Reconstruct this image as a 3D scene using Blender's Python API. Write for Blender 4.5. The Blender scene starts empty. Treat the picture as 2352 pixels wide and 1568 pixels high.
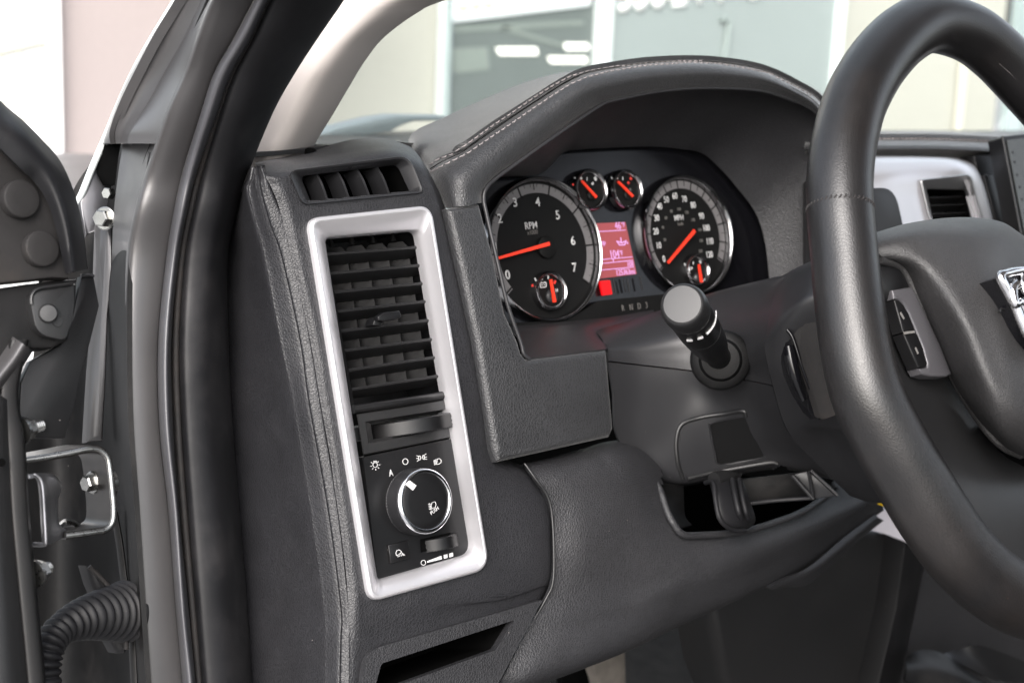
import bpy, bmesh, math, random
from mathutils import Vector, Matrix
random.seed(4)
C = bpy.context.scene.collection
V = Vector
# ------------------------------------------------------------------ camera frame (truck axes: X right, Y forward, Z up)
FPX = 3691.0
pit, rol, yaw = map(math.radians, (13.2, 2.5, 39.3))
hd = V((math.sin(yaw), math.cos(yaw), 0)); ZU = V((0, 0, 1))
Fw = math.cos(pit)*hd - math.sin(pit)*ZU
R0 = V((math.cos(yaw), -math.sin(yaw), 0)); U0 = R0.cross(Fw)
Up = U0*math.cos(rol) - R0*math.sin(rol); Rt = R0*math.cos(rol) + U0*math.sin(rol)
CAMZ = V((0, 0, 1.6))
def ray(x, y): return Fw + Rt*((x-1176)/FPX) + Up*((784-y)/FPX)
# dash reference plane: 17.5 degrees leaning forward, facing the driver
TA = math.radians(17.5)
NN = V((0, -math.cos(TA), math.sin(TA))); UU = V((0, math.sin(TA), math.cos(TA))); XX = V((1, 0, 0))
P0 = ray(910, 930)*1.0
def S(x, y, s=0.0):
    d = ray(x, y); return d*((P0+NN*s).dot(NN)/d.dot(NN))
def AX(x, y, i, v):
    d = ray(x, y); return d*(v/d[i])
def PT(t):
    if isinstance(t, Vector): return t
    if len(t) == 2: return S(t[0], t[1], 0)
    if len(t) == 4: return AX(t[0], t[1], 'XYZ'.index(t[2]), t[3])
    return S(*t)
def UV(x, y, s=0.0):
    q = S(x, y, s)-P0; return q.x, q.dot(UU)
def AT(a, b, s=0.0): return P0 + XX*a + UU*b + NN*s
def OFFP(p, dx=0, du=0, dn=0): return p + XX*dx + UU*du + NN*dn
# ------------------------------------------------------------------ object bookkeeping
ORG = {}
def thing(name, label, cat, loc, group=None):
    o = bpy.data.objects.new(name, None); C.objects.link(o)
    o.empty_display_size = .02
    o.location = V(loc)+CAMZ; ORG[o.name] = V(loc)
    o['label'] = label; o['category'] = cat
    if group: o['group'] = group
    return o
def fin(name, bm, mat, parent=None, smooth=35, label=None, cat=None, kind=None, group=None, org=None):
    bm.normal_update()
    me = bpy.data.meshes.new(name)
    lo = V((1e9,)*3); hi = V((-1e9,)*3)
    for v in bm.verts:
        for i in range(3): lo[i] = min(lo[i], v.co[i]); hi[i] = max(hi[i], v.co[i])
    c = V(org) if org is not None else V(((lo.x+hi.x)/2, (lo.y+hi.y)/2, lo.z if parent is None else (lo.z+hi.z)/2))
    bmesh.ops.translate(bm, verts=bm.verts, vec=-c)
    bm.to_mesh(me); bm.free()
    for m in (mat if isinstance(mat, (list, tuple)) else [mat]): me.materials.append(m)
    o = bpy.data.objects.new(name, me); C.objects.link(o)
    if smooth:
        for p in me.polygons: p.use_smooth = True
        me.set_sharp_from_angle(angle=math.radians(smooth))
    if parent is not None:
        o.parent = parent; o.location = c-ORG[parent.name]
    else:
        o.location = c+CAMZ
    ORG[o.name] = c
    if label: o['label'] = label
    if cat: o['category'] = cat
    if kind: o['kind'] = kind
    if group: o['group'] = group
    return o
# ------------------------------------------------------------------ shapes
def cr(p0, p1, p2, p3, t):
    return 0.5*((2*p1)+(p2-p0)*t+(2*p0-5*p1+4*p2-p3)*t*t+(3*p1-p0-3*p2+p3)*t*t*t)
def curve(pts, n, closed=False):
    pts = [PT(p) for p in pts]; m = len(pts); out = []
    rng = m if closed else m-1
    for i in range(rng):
        if closed: a, b, c, d = pts[(i-1) % m], pts[i], pts[(i+1) % m], pts[(i+2) % m]
        else:
            b, c = pts[i], pts[i+1]
            a = pts[i-1] if i > 0 else b*2-c
            d = pts[i+2] if i+2 < m else c*2-b
        for k in range(n): out.append(cr(a, b, c, d, k/n))
    if not closed: out.append(pts[-1].copy())
    return out
def inside(x, y, poly):
    r = False; j = len(poly)-1
    for i in range(len(poly)):
        xi, yi = poly[i][0], poly[i][1]; xj, yj = poly[j][0], poly[j][1]
        if (yi > y) != (yj > y) and x < (xj-xi)*(y-yi)/(yj-yi)+xi: r = not r
        j = i
    return r
def prj(P):
    z = P.dot(Fw); return 1176+FPX*P.dot(Rt)/z, 784-FPX*P.dot(Up)/z
def patch_bm(rows, n=6, m=6, thick=.003, holes=(), bm=None):
    """smooth surface through a grid of measured points, given thickness away from the cabin side"""
    g = [curve(r, n) for r in rows]
    cols = list(zip(*g)); cols = [curve(list(c), m) for c in cols]
    g = list(zip(*cols)); nr, nc = len(g), len(g[0])
    bm = bm or bmesh.new()
    vs = [[bm.verts.new(p) for p in r] for r in g]
    nrm = [[None]*nc for _ in range(nr)]
    for i in range(nr):
        for j in range(nc):
            a = g[min(i+1, nr-1)][j]-g[max(i-1, 0)][j]; b = g[i][min(j+1, nc-1)]-g[i][max(j-1, 0)]
            q = a.cross(b)
            if q.length > 1e-12: q.normalize()
            nrm[i][j] = q
    tot = sum(nrm[i][j].dot(g[i][j]) for i in range(nr) for j in range(nc))
    sg = -1 if tot > 0 else 1
    bk = [[bm.verts.new(g[i][j]-nrm[i][j]*sg*thick) for j in range(nc)] for i in range(nr)]
    keep = [[True]*(nc-1) for _ in range(nr-1)]
    if holes:
        for i in range(nr-1):
            for j in range(nc-1):
                c = (g[i][j]+g[i+1][j+1])/2; x, y = prj(c)
                if any(inside(x, y, h) for h in holes): keep[i][j] = False
    def k(i, j): return 0 <= i < nr-1 and 0 <= j < nc-1 and keep[i][j]
    def face(l):
        try: bm.faces.new(l)
        except ValueError: pass
    for i in range(nr-1):
        for j in range(nc-1):
            if not keep[i][j]: continue
            q = [vs[i][j], vs[i][j+1], vs[i+1][j+1], vs[i+1][j]]
            w = [bk[i][j], bk[i+1][j], bk[i+1][j+1], bk[i][j+1]]
            if sg < 0: pass
            face(q if sg < 0 else q[::-1]); face(w if sg < 0 else w[::-1])
            for (di, dj, a, b) in ((-1, 0, 0, 1), (0, 1, 1, 2), (1, 0, 2, 3), (0, -1, 3, 0)):
                if not k(i+di, j+dj):
                    A, B = q[a], q[b]
                    idx = {0: (i, j), 1: (i, j+1), 2: (i+1, j+1), 3: (i+1, j)}
                    A2 = bk[idx[a][0]][idx[a][1]]; B2 = bk[idx[b][0]][idx[b][1]]
                    face([A, A2, B2, B])
    loose = [v for v in bm.verts if not v.link_faces]
    for v in loose: bm.verts.remove(v)
    bmesh.ops.recalc_face_normals(bm, faces=bm.faces)
    return bm
def patch(name, rows, mat, parent=None, n=6, m=6, thick=.003, holes=(), smooth=50, **kw):
    return fin(name, patch_bm(rows, n, m, thick, holes), mat, parent, smooth, **kw)
from mathutils.bvhtree import BVHTree
def onto(bvh, x, y, lift=.0, dflt=0.0):
    d = ray(x, y).normalized(); h = bvh.ray_cast(V((0, 0, 0)), d)
    if h[0] is None: return S(x, y, dflt)
    n = h[1] if h[1].dot(d) < 0 else -h[1]
    return h[0]+n*lift
def prism_bm(pts, vec, bevel=0, seg=2, bm=None):
    bm = bm or bmesh.new()
    pts = [PT(p) for p in pts]
    a = [bm.verts.new(p) for p in pts]; b = [bm.verts.new(p+vec) for p in pts]
    f = bm.faces.new(a); bm.faces.new(b[::-1]); n = len(pts)
    for i in range(n): bm.faces.new([a[i], b[i], b[(i+1) % n], a[(i+1) % n]])
    bmesh.ops.recalc_face_normals(bm, faces=bm.faces)
    if bevel:
        es = [e for e in f.edges]
        bmesh.ops.bevel(bm, geom=es, offset=bevel, segments=seg, profile=.5, affect='EDGES', clamp_overlap=True)
    return bm
def prism(name, pts, vec, mat, parent=None, bevel=0, seg=2, smooth=40, **kw):
    return fin(name, prism_bm(pts, vec, bevel, seg), mat, parent, smooth, **kw)
def box_bm(lo, hi, bm=None, bevel=0):
    bm = bm or bmesh.new(); lo, hi = V(lo), V(hi)
    r = bmesh.ops.create_cube(bm, size=1)
    for v in r['verts']:
        v.co = V([lo[i] if v.co[i] < 0 else hi[i] for i in range(3)])
    if bevel: bmesh.ops.bevel(bm, geom=list({e for v in r['verts'] for e in v.link_edges}), offset=bevel, segments=2, affect='EDGES')
    return bm
def rr(corners, rad, seg=6):
    """closed contour through 4+ corner points (3D), each corner rounded by rad[i] metres"""
    pts = [PT(c) for c in corners]; n = len(pts); out = []
    if not isinstance(rad, (list, tuple)): rad = [rad]*n
    for i in range(n):
        p = pts[i]; a = (pts[i-1]-p); b = (pts[(i+1) % n]-p)
        ra = min(rad[i], a.length*.48); rb = min(rad[i], b.length*.48)
        A = p+a.normalized()*ra; B = p+b.normalized()*rb
        for k in range(seg+1):
            t = k/seg; out.append(A*(1-t)**2+p*2*t*(1-t)+B*t*t)
    return out
def loft_bm(rings, cap0=False, cap1=False, bm=None, closed=False):
    bm = bm or bmesh.new()
    vs = [[bm.verts.new(p) for p in r] for r in rings]; n = len(rings[0])
    L = len(vs)
    for i in range(L if closed else L-1):
        for j in range(n):
            try: bm.faces.new([vs[i][j], vs[i][(j+1) % n], vs[(i+1) % L][(j+1) % n], vs[(i+1) % L][j]])
            except ValueError: pass
    if cap0: bm.faces.new(vs[0][::-1])
    if cap1: bm.faces.new(vs[-1])
    bmesh.ops.recalc_face_normals(bm, faces=bm.faces)
    return bm
def loft(name, rings, mat, parent=None, cap0=False, cap1=False, closed=False, smooth=40, **kw):
    return fin(name, loft_bm(rings, cap0, cap1, None, closed), mat, parent, smooth, **kw)
def circ(c, r, e1, e2, n=48, fn=None):
    return [c+(e1*math.cos(2*math.pi*i/n)+e2*math.sin(2*math.pi*i/n))*(r if fn is None else r+fn(i)) for i in range(n)]
def basis(ax):
    ax = ax.normalized(); t = V((0, 0, 1)) if abs(ax.z) < .9 else V((1, 0, 0))
    e1 = ax.cross(t).normalized(); return e1, ax.cross(e1).normalized()
def lathe_bm(c, ax, prof, n=48, e=None, cap0=True, cap1=True, bm=None, fn=None):
    """prof: list of (radius, height along ax)"""
    ax = ax.normalized(); e1, e2 = e or basis(ax)
    rings = [circ(c+ax*h, r, e1, e2, n, (lambda i, k=k: fn(i, k)) if fn else None) for k, (r, h) in enumerate(prof)]
    return loft_bm(rings, cap0, cap1, bm)
def lathe(name, c, ax, prof, mat, parent=None, n=48, e=None, smooth=35, fn=None, cap0=True, cap1=True, **kw):
    return fin(name, lathe_bm(c, ax, prof, n, e, cap0, cap1, None, fn), mat, parent, smooth, **kw)
def tube_bm(pts, r, seg=8, n=6, closed=False, bm=None, flat=1.0, raw=False, upv=None):
    P = [PT(p) for p in pts] if raw else curve(pts, n, closed)
    N = len(P); rings = []; prev = None
    for i in range(N):
        t = (P[(i+1) % N]-P[i-1]) if closed else (P[min(i+1, N-1)]-P[max(i-1, 0)])
        t.normalize()
        if upv is not None: a = (upv-t*upv.dot(t)).normalized()
        elif prev is None: a = basis(t)[0]
        else: a = (prev-t*prev.dot(t)).normalized()
        prev = a; b = t.cross(a)
        k = i/(N-1 if not closed else N)
        rad = r(k) if callable(r) else r
        rings.append([P[i]+(a*math.cos(2*math.pi*j/seg)+b*math.sin(2*math.pi*j/seg)*flat)*rad for j in range(seg)])
    return loft_bm(rings, not closed, not closed, bm, closed)
def tube(name, pts, r, mat, parent=None, seg=8, n=6, closed=False, flat=1.0, raw=False, upv=None, **kw):
    return fin(name, tube_bm(pts, r, seg, n, closed, None, flat, raw, upv), mat, parent, 60, **kw)
def text(body, P, xd, yd, h, mat, parent, name='numeral', w=.85, th=.0003, bold=0.0, align='CENTER', shear=0):
    cu = bpy.data.curves.new('t', 'FONT'); cu.body = body; cu.size = 1.0
    cu.align_x = align; cu.align_y = 'CENTER'; cu.offset = bold; cu.shear = shear
    cu.extrude = 0; cu.resolution_u = 3
    o = bpy.data.objects.new('t', cu); C.objects.link(o)
    dg = bpy.context.evaluated_depsgraph_get(); me = bpy.data.meshes.new_from_object(o.evaluated_get(dg))
    bpy.data.objects.remove(o); bpy.data.curves.remove(cu)
    bm = bmesh.new(); bm.from_mesh(me); bpy.data.meshes.remove(me)
    k = h/.70; nv = xd.cross(yd).normalized()
    for v in bm.verts: v.co = P + xd*(v.co.x*k*w) + yd*(v.co.y*k)
    r = bmesh.ops.extrude_face_region(bm, geom=bm.faces[:])
    for v in [g for g in r['geom'] if isinstance(g, bmesh.types.BMVert)]: v.co += nv*th
    bmesh.ops.recalc_face_normals(bm, faces=bm.faces)
    return fin(name, bm, mat, parent, 0)
def strokes(name, segs, wdt, mat, parent, off=.0004, th=.0003):
    """segs: list of polylines (3D points) turned to flat raised strokes on the dash plane"""
    bm = bmesh.new()
    for pl in segs:
        pl = [PT(p) for p in pl]
        for i in range(len(pl)-1):
            a, b = pl[i], pl[i+1]; d = (b-a)
            if d.length < 1e-7: continue
            d.normalize(); s = NN.cross(d)*wdt/2
            a2 = a-d*wdt*.25+NN*off; b2 = b+d*wdt*.25+NN*off
            prism_bm([a2+s, b2+s, b2-s, a2-s], NN*th, 0, 1, bm)
    return fin(name, bm, mat, parent, 0)
# ------------------------------------------------------------------ materials
def M(name, col, rough=.5, metal=0, spec=.5, sheen=0, coat=0, coatr=.1, emit=None, es=0, bump=None, noise=None, rnoise=None, trans=0, dust=None, dustc=(.22, .20, .19)):
    m = bpy.data.materials.new(name); m.use_nodes = True; nt = m.node_tree; b = nt.nodes['Principled BSDF']
    col = tuple(col)+(1,) if len(col) == 3 else col
    b.inputs['Base Color'].default_value = col; b.inputs['Roughness'].default_value = rough
    b.inputs['Metallic'].default_value = metal; b.inputs['Specular IOR Level'].default_value = spec
    b.inputs['Coat Weight'].default_value = coat; b.inputs['Coat Roughness'].default_value = coatr
    if sheen: b.inputs['Sheen Weight'].default_value = sheen; b.inputs['Sheen Roughness'].default_value = .35
    if trans: b.inputs['Transmission Weight'].default_value = trans
    if emit: b.inputs['Emission Color'].default_value = tuple(emit)+(1,); b.inputs['Emission Strength'].default_value = es
    tc = nt.nodes.new('ShaderNodeNewGeometry')
    L = nt.links.new
    if noise:   # (scale, amount): slight uneven colour / dust
        n = nt.nodes.new('ShaderNodeTexNoise'); n.inputs['Scale'].default_value = noise[0]; n.inputs['Detail'].default_value = 6
        L(tc.outputs['Position'], n.inputs['Vector'])
        r = nt.nodes.new('ShaderNodeValToRGB'); a = noise[1]
        r.color_ramp.elements[0].position = .3; r.color_ramp.elements[1].position = .7
        r.color_ramp.elements[0].color = tuple(c*(1-a) for c in col[:3])+(1,)
        r.color_ramp.elements[1].color = tuple(min(1, c*(1+a)) for c in col[:3])+(1,)
        L(n.outputs['Fac'], r.inputs['Fac']); L(r.outputs['Color'], b.inputs['Base Color'])
    if rnoise:
        n = nt.nodes.new('ShaderNodeTexNoise'); n.inputs['Scale'].default_value = rnoise[0]; n.inputs['Detail'].default_value = 5
        L(tc.outputs['Position'], n.inputs['Vector'])
        mr = nt.nodes.new('ShaderNodeMapRange'); mr.inputs['To Min'].default_value = max(0, rough-rnoise[1]); mr.inputs['To Max'].default_value = min(1, rough+rnoise[1])
        L(n.outputs['Fac'], mr.inputs['Value']); L(mr.outputs['Result'], b.inputs['Roughness'])
    if dust:
        vo = nt.nodes.new('ShaderNodeTexVoronoi'); vo.inputs['Scale'].default_value = dust[0]; L(tc.outputs['Position'], vo.inputs['Vector'])
        sp_ = nt.nodes.new('ShaderNodeSeparateColor'); L(vo.outputs['Color'], sp_.inputs[0])
        lt = nt.nodes.new('ShaderNodeMath'); lt.operation = 'MULTIPLY'; L(sp_.outputs[0], lt.inputs[0]); lt.inputs[1].default_value = .045
        c1 = nt.nodes.new('ShaderNodeMath'); c1.operation = 'LESS_THAN'; L(vo.outputs['Distance'], c1.inputs[0]); L(lt.outputs[0], c1.inputs[1])
        c2 = nt.nodes.new('ShaderNodeMath'); c2.operation = 'GREATER_THAN'; L(sp_.outputs[1], c2.inputs[0]); c2.inputs[1].default_value = .55
        n3 = nt.nodes.new('ShaderNodeTexNoise'); n3.inputs['Scale'].default_value = 9; n3.inputs['Detail'].default_value = 8; n3.inputs['Roughness'].default_value = .7; L(tc.outputs['Position'], n3.inputs['Vector'])
        f3 = nt.nodes.new('ShaderNodeMapRange'); f3.inputs['From Min'].default_value = .5; f3.inputs['From Max'].default_value = .85; f3.inputs['To Max'].default_value = dust[1]; L(n3.outputs['Fac'], f3.inputs['Value'])
        mm = nt.nodes.new('ShaderNodeMath'); mm.operation = 'MULTIPLY'; L(c1.outputs[0], mm.inputs[0]); L(c2.outputs[0], mm.inputs[1])
        m4 = nt.nodes.new('ShaderNodeMath'); m4.operation = 'MULTIPLY'; L(mm.outputs[0], m4.inputs[0]); m4.inputs[1].default_value = .6
        mx_ = nt.nodes.new('ShaderNodeMath'); mx_.operation = 'MAXIMUM'; L(m4.outputs[0], mx_.inputs[0]); L(f3.outputs['Result'], mx_.inputs[1])
        cm = nt.nodes.new('ShaderNodeMix'); cm.data_type = 'RGBA'; L(mx_.outputs[0], cm.inputs[0])
        src = b.inputs['Base Color'].links[0].from_socket if b.inputs['Base Color'].links else None
        if src: L(src, cm.inputs[6])
        else: cm.inputs[6].default_value = col
        cm.inputs[7].default_value = tuple(dustc)+(1,); L(cm.outputs[2], b.inputs['Base Color'])
    if bump:
        kind, sc, st, dist = bump
        bp = nt.nodes.new('ShaderNodeBump'); bp.inputs['Strength'].default_value = st; bp.inputs['Distance'].default_value = dist
        if kind == 'leather':
            nz = nt.nodes.new('ShaderNodeTexNoise'); nz.inputs['Scale'].default_value = sc*.4; nz.inputs['Detail'].default_value = 3
            L(tc.outputs['Position'], nz.inputs['Vector'])
            mx = nt.nodes.new('ShaderNodeVectorMath'); mx.operation = 'SCALE'; mx.inputs['Scale'].default_value = .8/sc
            L(nz.outputs['Color'], mx.inputs[0])
            ad = nt.nodes.new('ShaderNodeVectorMath'); ad.operation = 'ADD'
            L(tc.outputs['Position'], ad.inputs[0]); L(mx.outputs[0], ad.inputs[1])
            vo = nt.nodes.new('ShaderNodeTexVoronoi'); vo.feature = 'DISTANCE_TO_EDGE'; vo.inputs['Scale'].default_value = sc
            L(ad.outputs[0], vo.inputs['Vector'])
            rp = nt.nodes.new('ShaderNodeMapRange'); rp.inputs['From Max'].default_value = .22
            L(vo.outputs['Distance'], rp.inputs['Value']); L(rp.outputs['Result'], bp.inputs['Height'])
            cm = nt.nodes.new('ShaderNodeMix'); cm.data_type = 'RGBA'; cm.blend_type = 'MULTIPLY'; cm.inputs[0].default_value = 1
            cr_ = nt.nodes.new('ShaderNodeMapRange'); cr_.inputs['To Min'].default_value = 1.6; cr_.inputs['To Max'].default_value = .9; cr_.inputs['From Max'].default_value = 1
            L(rp.outputs['Result'], cr_.inputs['Value']); cb = nt.nodes.new('ShaderNodeCombineColor')
            for q in range(3): L(cr_.outputs['Result'], cb.inputs[q])
            src = b.inputs['Base Color'].links[0].from_socket if b.inputs['Base Color'].links else None
            if src: L(src, cm.inputs[6]); L(cb.outputs[0], cm.inputs[7]); L(cm.outputs[2], b.inputs['Base Color'])
        elif kind == 'noise':
            nz = nt.nodes.new('ShaderNodeTexNoise'); nz.inputs['Scale'].default_value = sc; nz.inputs['Detail'].default_value = 4
            L(tc.outputs['Position'], nz.inputs['Vector']); L(nz.outputs['Fac'], bp.inputs['Height'])
        elif kind == 'weave':
            mp = nt.nodes.new('ShaderNodeMapping'); mp.inputs['Rotation'].default_value = (.5, .3, .9)
            L(tc.outputs['Position'], mp.inputs['Vector'])
            w1 = nt.nodes.new('ShaderNodeTexWave'); w1.bands_direction = 'X'; w1.inputs['Scale'].default_value = sc
            w2 = nt.nodes.new('ShaderNodeTexWave'); w2.bands_direction = 'Z'; w2.inputs['Scale'].default_value = sc
            L(mp.outputs[0], w1.inputs['Vector']); L(mp.outputs[0], w2.inputs['Vector'])
            mm = nt.nodes.new('ShaderNodeMath'); mm.operation = 'MULTIPLY'
            L(w1.outputs['Fac'], mm.inputs[0]); L(w2.outputs['Fac'], mm.inputs[1]); L(mm.outputs[0], bp.inputs['Height'])
        L(bp.outputs['Normal'], b.inputs['Normal'])
        if coat: L(bp.outputs['Normal'], b.inputs['Coat Normal'])
    return m
LEATHER = M('dash_leather', (.012, .012, .0135), .40, spec=.42, bump=('leather', 560, .45, .0003), noise=(30, .12), rnoise=(60, .06), dust=(110, .02))
LEATHER2 = M('dash_soft_leather', (.015, .0153, .0165), .42, sheen=.17, bump=('leather', 520, .36, .0005), noise=(30, .1), rnoise=(60, .06))
GRAIN = M('moulded_grain', (.015, .015, .0165), .46, spec=.4, bump=('leather', 560, .45, .0004), noise=(20, .12), rnoise=(50, .06), dust=(110, .02))
PLAST = M('satin_grey_plastic', (.015, .015, .0165), .42, spec=.42, bump=('noise', 2200, .25, .0002), noise=(14, .1), dust=(120, .02))
PLASTD = M('dark_plastic', (.009, .009, .0095), .42, bump=('noise', 1800, .2, .0002), noise=(14, .12), dust=(120, .04))
BLACK = M('black_plastic', (.0045, .0045, .005), .38, spec=.32, noise=(20, .2), dust=(120, .03))
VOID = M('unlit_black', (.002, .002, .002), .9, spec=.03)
GLOSSB = M('gloss_black', (.004, .004, .005), .15, spec=.35, noise=(20, .2))
RUBBER = M('rubber', (.007, .007, .008), .5, spec=.22, noise=(18, .3), rnoise=(40, .12), bump=('noise', 300, .12, .0005), dust=(130, .10))
RUBBERD = M('dusty_rubber', (.012, .011, .011), .7, spec=.3, noise=(9, .45), bump=('noise', 500, .2, .0005), dust=(200, .30), dustc=(.10, .075, .055))
SILVER = M('silver_paint', (.60, .59, .61), .36, metal=.7, coat=.25, coatr=.25, bump=('noise', 3500, .12, .00015))
CHROME = M('chrome', (.8, .8, .82), .08, metal=1)
STEEL = M('zinc_steel', (.32, .32, .31), .3, metal=1, rnoise=(300, .15), noise=(60, .2))
HINGEM = M('hinge_paint', (.055, .055, .06), .3, metal=.6, coat=.4, noise=(40, .25), dust=(200, .35), dustc=(.10, .075, .055))
PAINT = M('grey_metallic_paint', (.052, .050, .051), .40, metal=.35, coat=.45, coatr=.25, noise=(12, .1), rnoise=(25, .06), bump=('noise', 1800, .06, .0002), dust=(90, .06))
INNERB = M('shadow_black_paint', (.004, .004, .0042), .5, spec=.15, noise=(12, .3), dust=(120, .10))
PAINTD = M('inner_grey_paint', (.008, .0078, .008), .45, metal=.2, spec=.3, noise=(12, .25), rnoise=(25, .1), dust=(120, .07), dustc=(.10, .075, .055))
BEIGE = M('woven_trim', (.43, .395, .375), .95, spec=.15, bump=('noise', 1100, .25, .0002), noise=(10, .04))
WHEELL = M('worn_wheel_leather', (.0045, .0042, .0045), .38, spec=.5, coat=.2, coatr=.2, bump=('leather', 620, .22, .0002), noise=(22, .3), rnoise=(30, .09), dust=(140, .05), dustc=(.10, .06, .035))
AIRBAG = M('airbag_grain', (.017, .0165, .017), .48, bump=('leather', 700, .3, .0005), noise=(16, .14), rnoise=(30, .06), dust=(110, .06))
CARPET = M('dark_carpet', (.012, .012, .012), .95, bump=('noise', 900, .7, .003), noise=(60, .4))
WHITEI = M('white_print', (.44, .44, .44), .5, noise=(100, .05))
DIMI = M('faint_print', (.09, .085, .08), .6, noise=(100, .1))
DIAL = M('dial_black', (.004, .004, .004), .6, spec=.15, noise=(40, .2))
BAND = M('dial_grey_band', (.105, .10, .102), .5, noise=(40, .05))
RED = M('needle_red', (.5, .02, .008), .45, emit=(1, .06, .01), es=.10, noise=(100, .03))
REDP = M('red_print', (.55, .03, .02), .5, noise=(100, .05))
LCD = M('lit_display', (.12, .022, .024), .5, emit=(.75, .16, .18), es=.10, noise=(25, .12))
LCDT = M('display_text', (.25, .14, .28), .5, emit=(.75, .36, .72), es=.22, noise=(100, .02))
LAMPR = M('lit_warning_lamp', (.3, .0, .0), .5, emit=(1, .0, .01), es=.16, noise=(100, .05))
THREAD = M('pale_thread', (.17, .155, .155), .8, noise=(400, .2))
YEL = M('yellow_tag', (.7, .45, .01), .5, noise=(80, .1))
LILAC = M('pale_grey_vinyl', (.5, .48, .52), .5, noise=(40, .06))
BROWN = M('worn_pedal', (.09, .08, .07), .6, noise=(60, .3))
GLASS = bpy.data.materials.new('hazed_glass'); GLASS.use_nodes = True
nt = GLASS.node_tree; nt.nodes.clear()
_o = nt.nodes.new('ShaderNodeOutputMaterial'); _m = nt.nodes.new('ShaderNodeMixShader'); _t = nt.nodes.new('ShaderNodeBsdfTransparent')
_g = nt.nodes.new('ShaderNodeBsdfGlossy'); _g.inputs['Roughness'].default_value = .02; _l = nt.nodes.new('ShaderNodeLayerWeight'); _l.inputs['Blend'].default_value = .5; _p = nt.nodes.new('ShaderNodeMath'); _p.operation = 'POWER'; _p.inputs[1].default_value = 5
_f = nt.nodes.new('ShaderNodeMath'); _f.operation = 'MULTIPLY_ADD'; _f.inputs[1].default_value = .5; _f.inputs[2].default_value = .02; nt.links.new(_l.outputs['Facing'], _p.inputs[0]); nt.links.new(_p.outputs[0], _f.inputs[0])
_t.inputs['Color'].default_value = (.95, .97, .96, 1)
nt.links.new(_f.outputs[0], _m.inputs[0]); nt.links.new(_t.outputs[0], _m.inputs[1]); nt.links.new(_g.outputs[0], _m.inputs[2]); _d = nt.nodes.new('ShaderNodeBsdfDiffuse'); _d.inputs['Color'].default_value = (.9, .9, .9, 1); _n = nt.nodes.new('ShaderNodeTexNoise'); _n.inputs['Scale'].default_value = 7; _n.inputs['Detail'].default_value = 8
_r = nt.nodes.new('ShaderNodeMapRange'); _r.inputs['To Min'].default_value = .01; _r.inputs['To Max'].default_value = .07; nt.links.new(_n.outputs['Fac'], _r.inputs['Value'])  # patchy white diffuse mixed in as a haze that washes out the view
_m2 = nt.nodes.new('ShaderNodeMixShader'); nt.links.new(_r.outputs['Result'], _m2.inputs[0]); nt.links.new(_m.outputs[0], _m2.inputs[1]); nt.links.new(_d.outputs[0], _m2.inputs[2])
nt.links.new(_m2.outputs[0], _o.inputs[0])
WALLC = M('cream_render', (.38, .375, .33), .9, noise=(.8, .05), bump=('noise', 40, .3, .01))
WALLP = M('pink_beige_render', (.29, .25, .24), .9, noise=(.8, .06), bump=('noise', 40, .3, .01))
WALLW = M('white_render', (.85, .85, .84), .9, noise=(.8, .03))
FRAMEW = M('white_window_frame', (.62, .66, .66), .5, noise=(3, .03))
FRAMEG = M('grey_window_frame', (.28, .34, .34), .5, noise=(3, .05))
PANEG = M('reflecting_pane', (.11, .13, .125), .25, noise=(.9, .12))
PANEB = M('pale_pane', (.24, .275, .27), .25, noise=(.7, .06))
CONC = M('concrete_ground', (.24, .24, .24), .9, noise=(1.5, .15), bump=('noise', 60, .4, .01))
LIGHTW = M('ceiling_light_panel', (.8, .8, .75), .5, emit=(1, .95, .85), es=.5, noise=(3, .03))
# ================================================================== DASHBOARD
dash = thing('dashboard', 'dark leather-grained dashboard with a stitched hood over the gauges', 'dashboard', S(1000, 1000, -.05))
BZ_IN = [(715, 511), (981, 481), (1115, 1297), (855, 1372)]          # opening behind the silver bezel
CV_IN = [(673, 400), (930, 366), (964, 437), (703, 463)]
CUB = [(836, 1670), (852, 1500), (900, 1484), (1176, 1408), (1228, 1394), (1100, 1670)]
# --- end cap facing the door
def row(xs, y, ss, dy=0):
    return [(x, y-dy*(i/(len(xs)-1)), s) for i, (x, s) in enumerate(zip(xs, ss))]
es = [-.095, -.056, -.0205, -.0160, -.0062, -.0064, -.0038, -.0046, -.014]
def er(y, a, b, c, d, e, f, g, dy=10): return row([a, b, c-4, c+8, d, d+7, f, g, g+2], y, es, dy)
patch('end_cap', [
    er(384, 570, 574, 580, 588, 594, 598, 603, 3),
    er(412, 563, 567, 575, 592, 601, 607, 612, 5), er(442, 551, 556, 568, 596, 609, 615, 625, 6), er(523, 531, 547, 586, 618, 636, 650, 655), er(592, 522, 560, 604, 642, 655, 668, 674),
    er(784, 527, 580, 640, 684, 700, 707, 712), er(934, 531, 600, 670, 706, 722, 731, 737), er(1176, 551, 632, 709, 749, 763, 771, 776),
    er(1400, 568, 655, 738, 778, 790, 797, 801), er(1480, 573, 660, 742, 778, 792, 799, 804), er(1660, 580, 664, 738, 774, 790, 798, 802)],
    LEATHER, dash, n=4, m=7)
prism('corner_filler', [(552, 384, -.052), (578, 384, -.050), (583, 390, -.048), (578, 420, -.050), (560, 440, -.056), (550, 445, -.058)], -NN*.02, BLACK, dash, bevel=.001)
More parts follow.
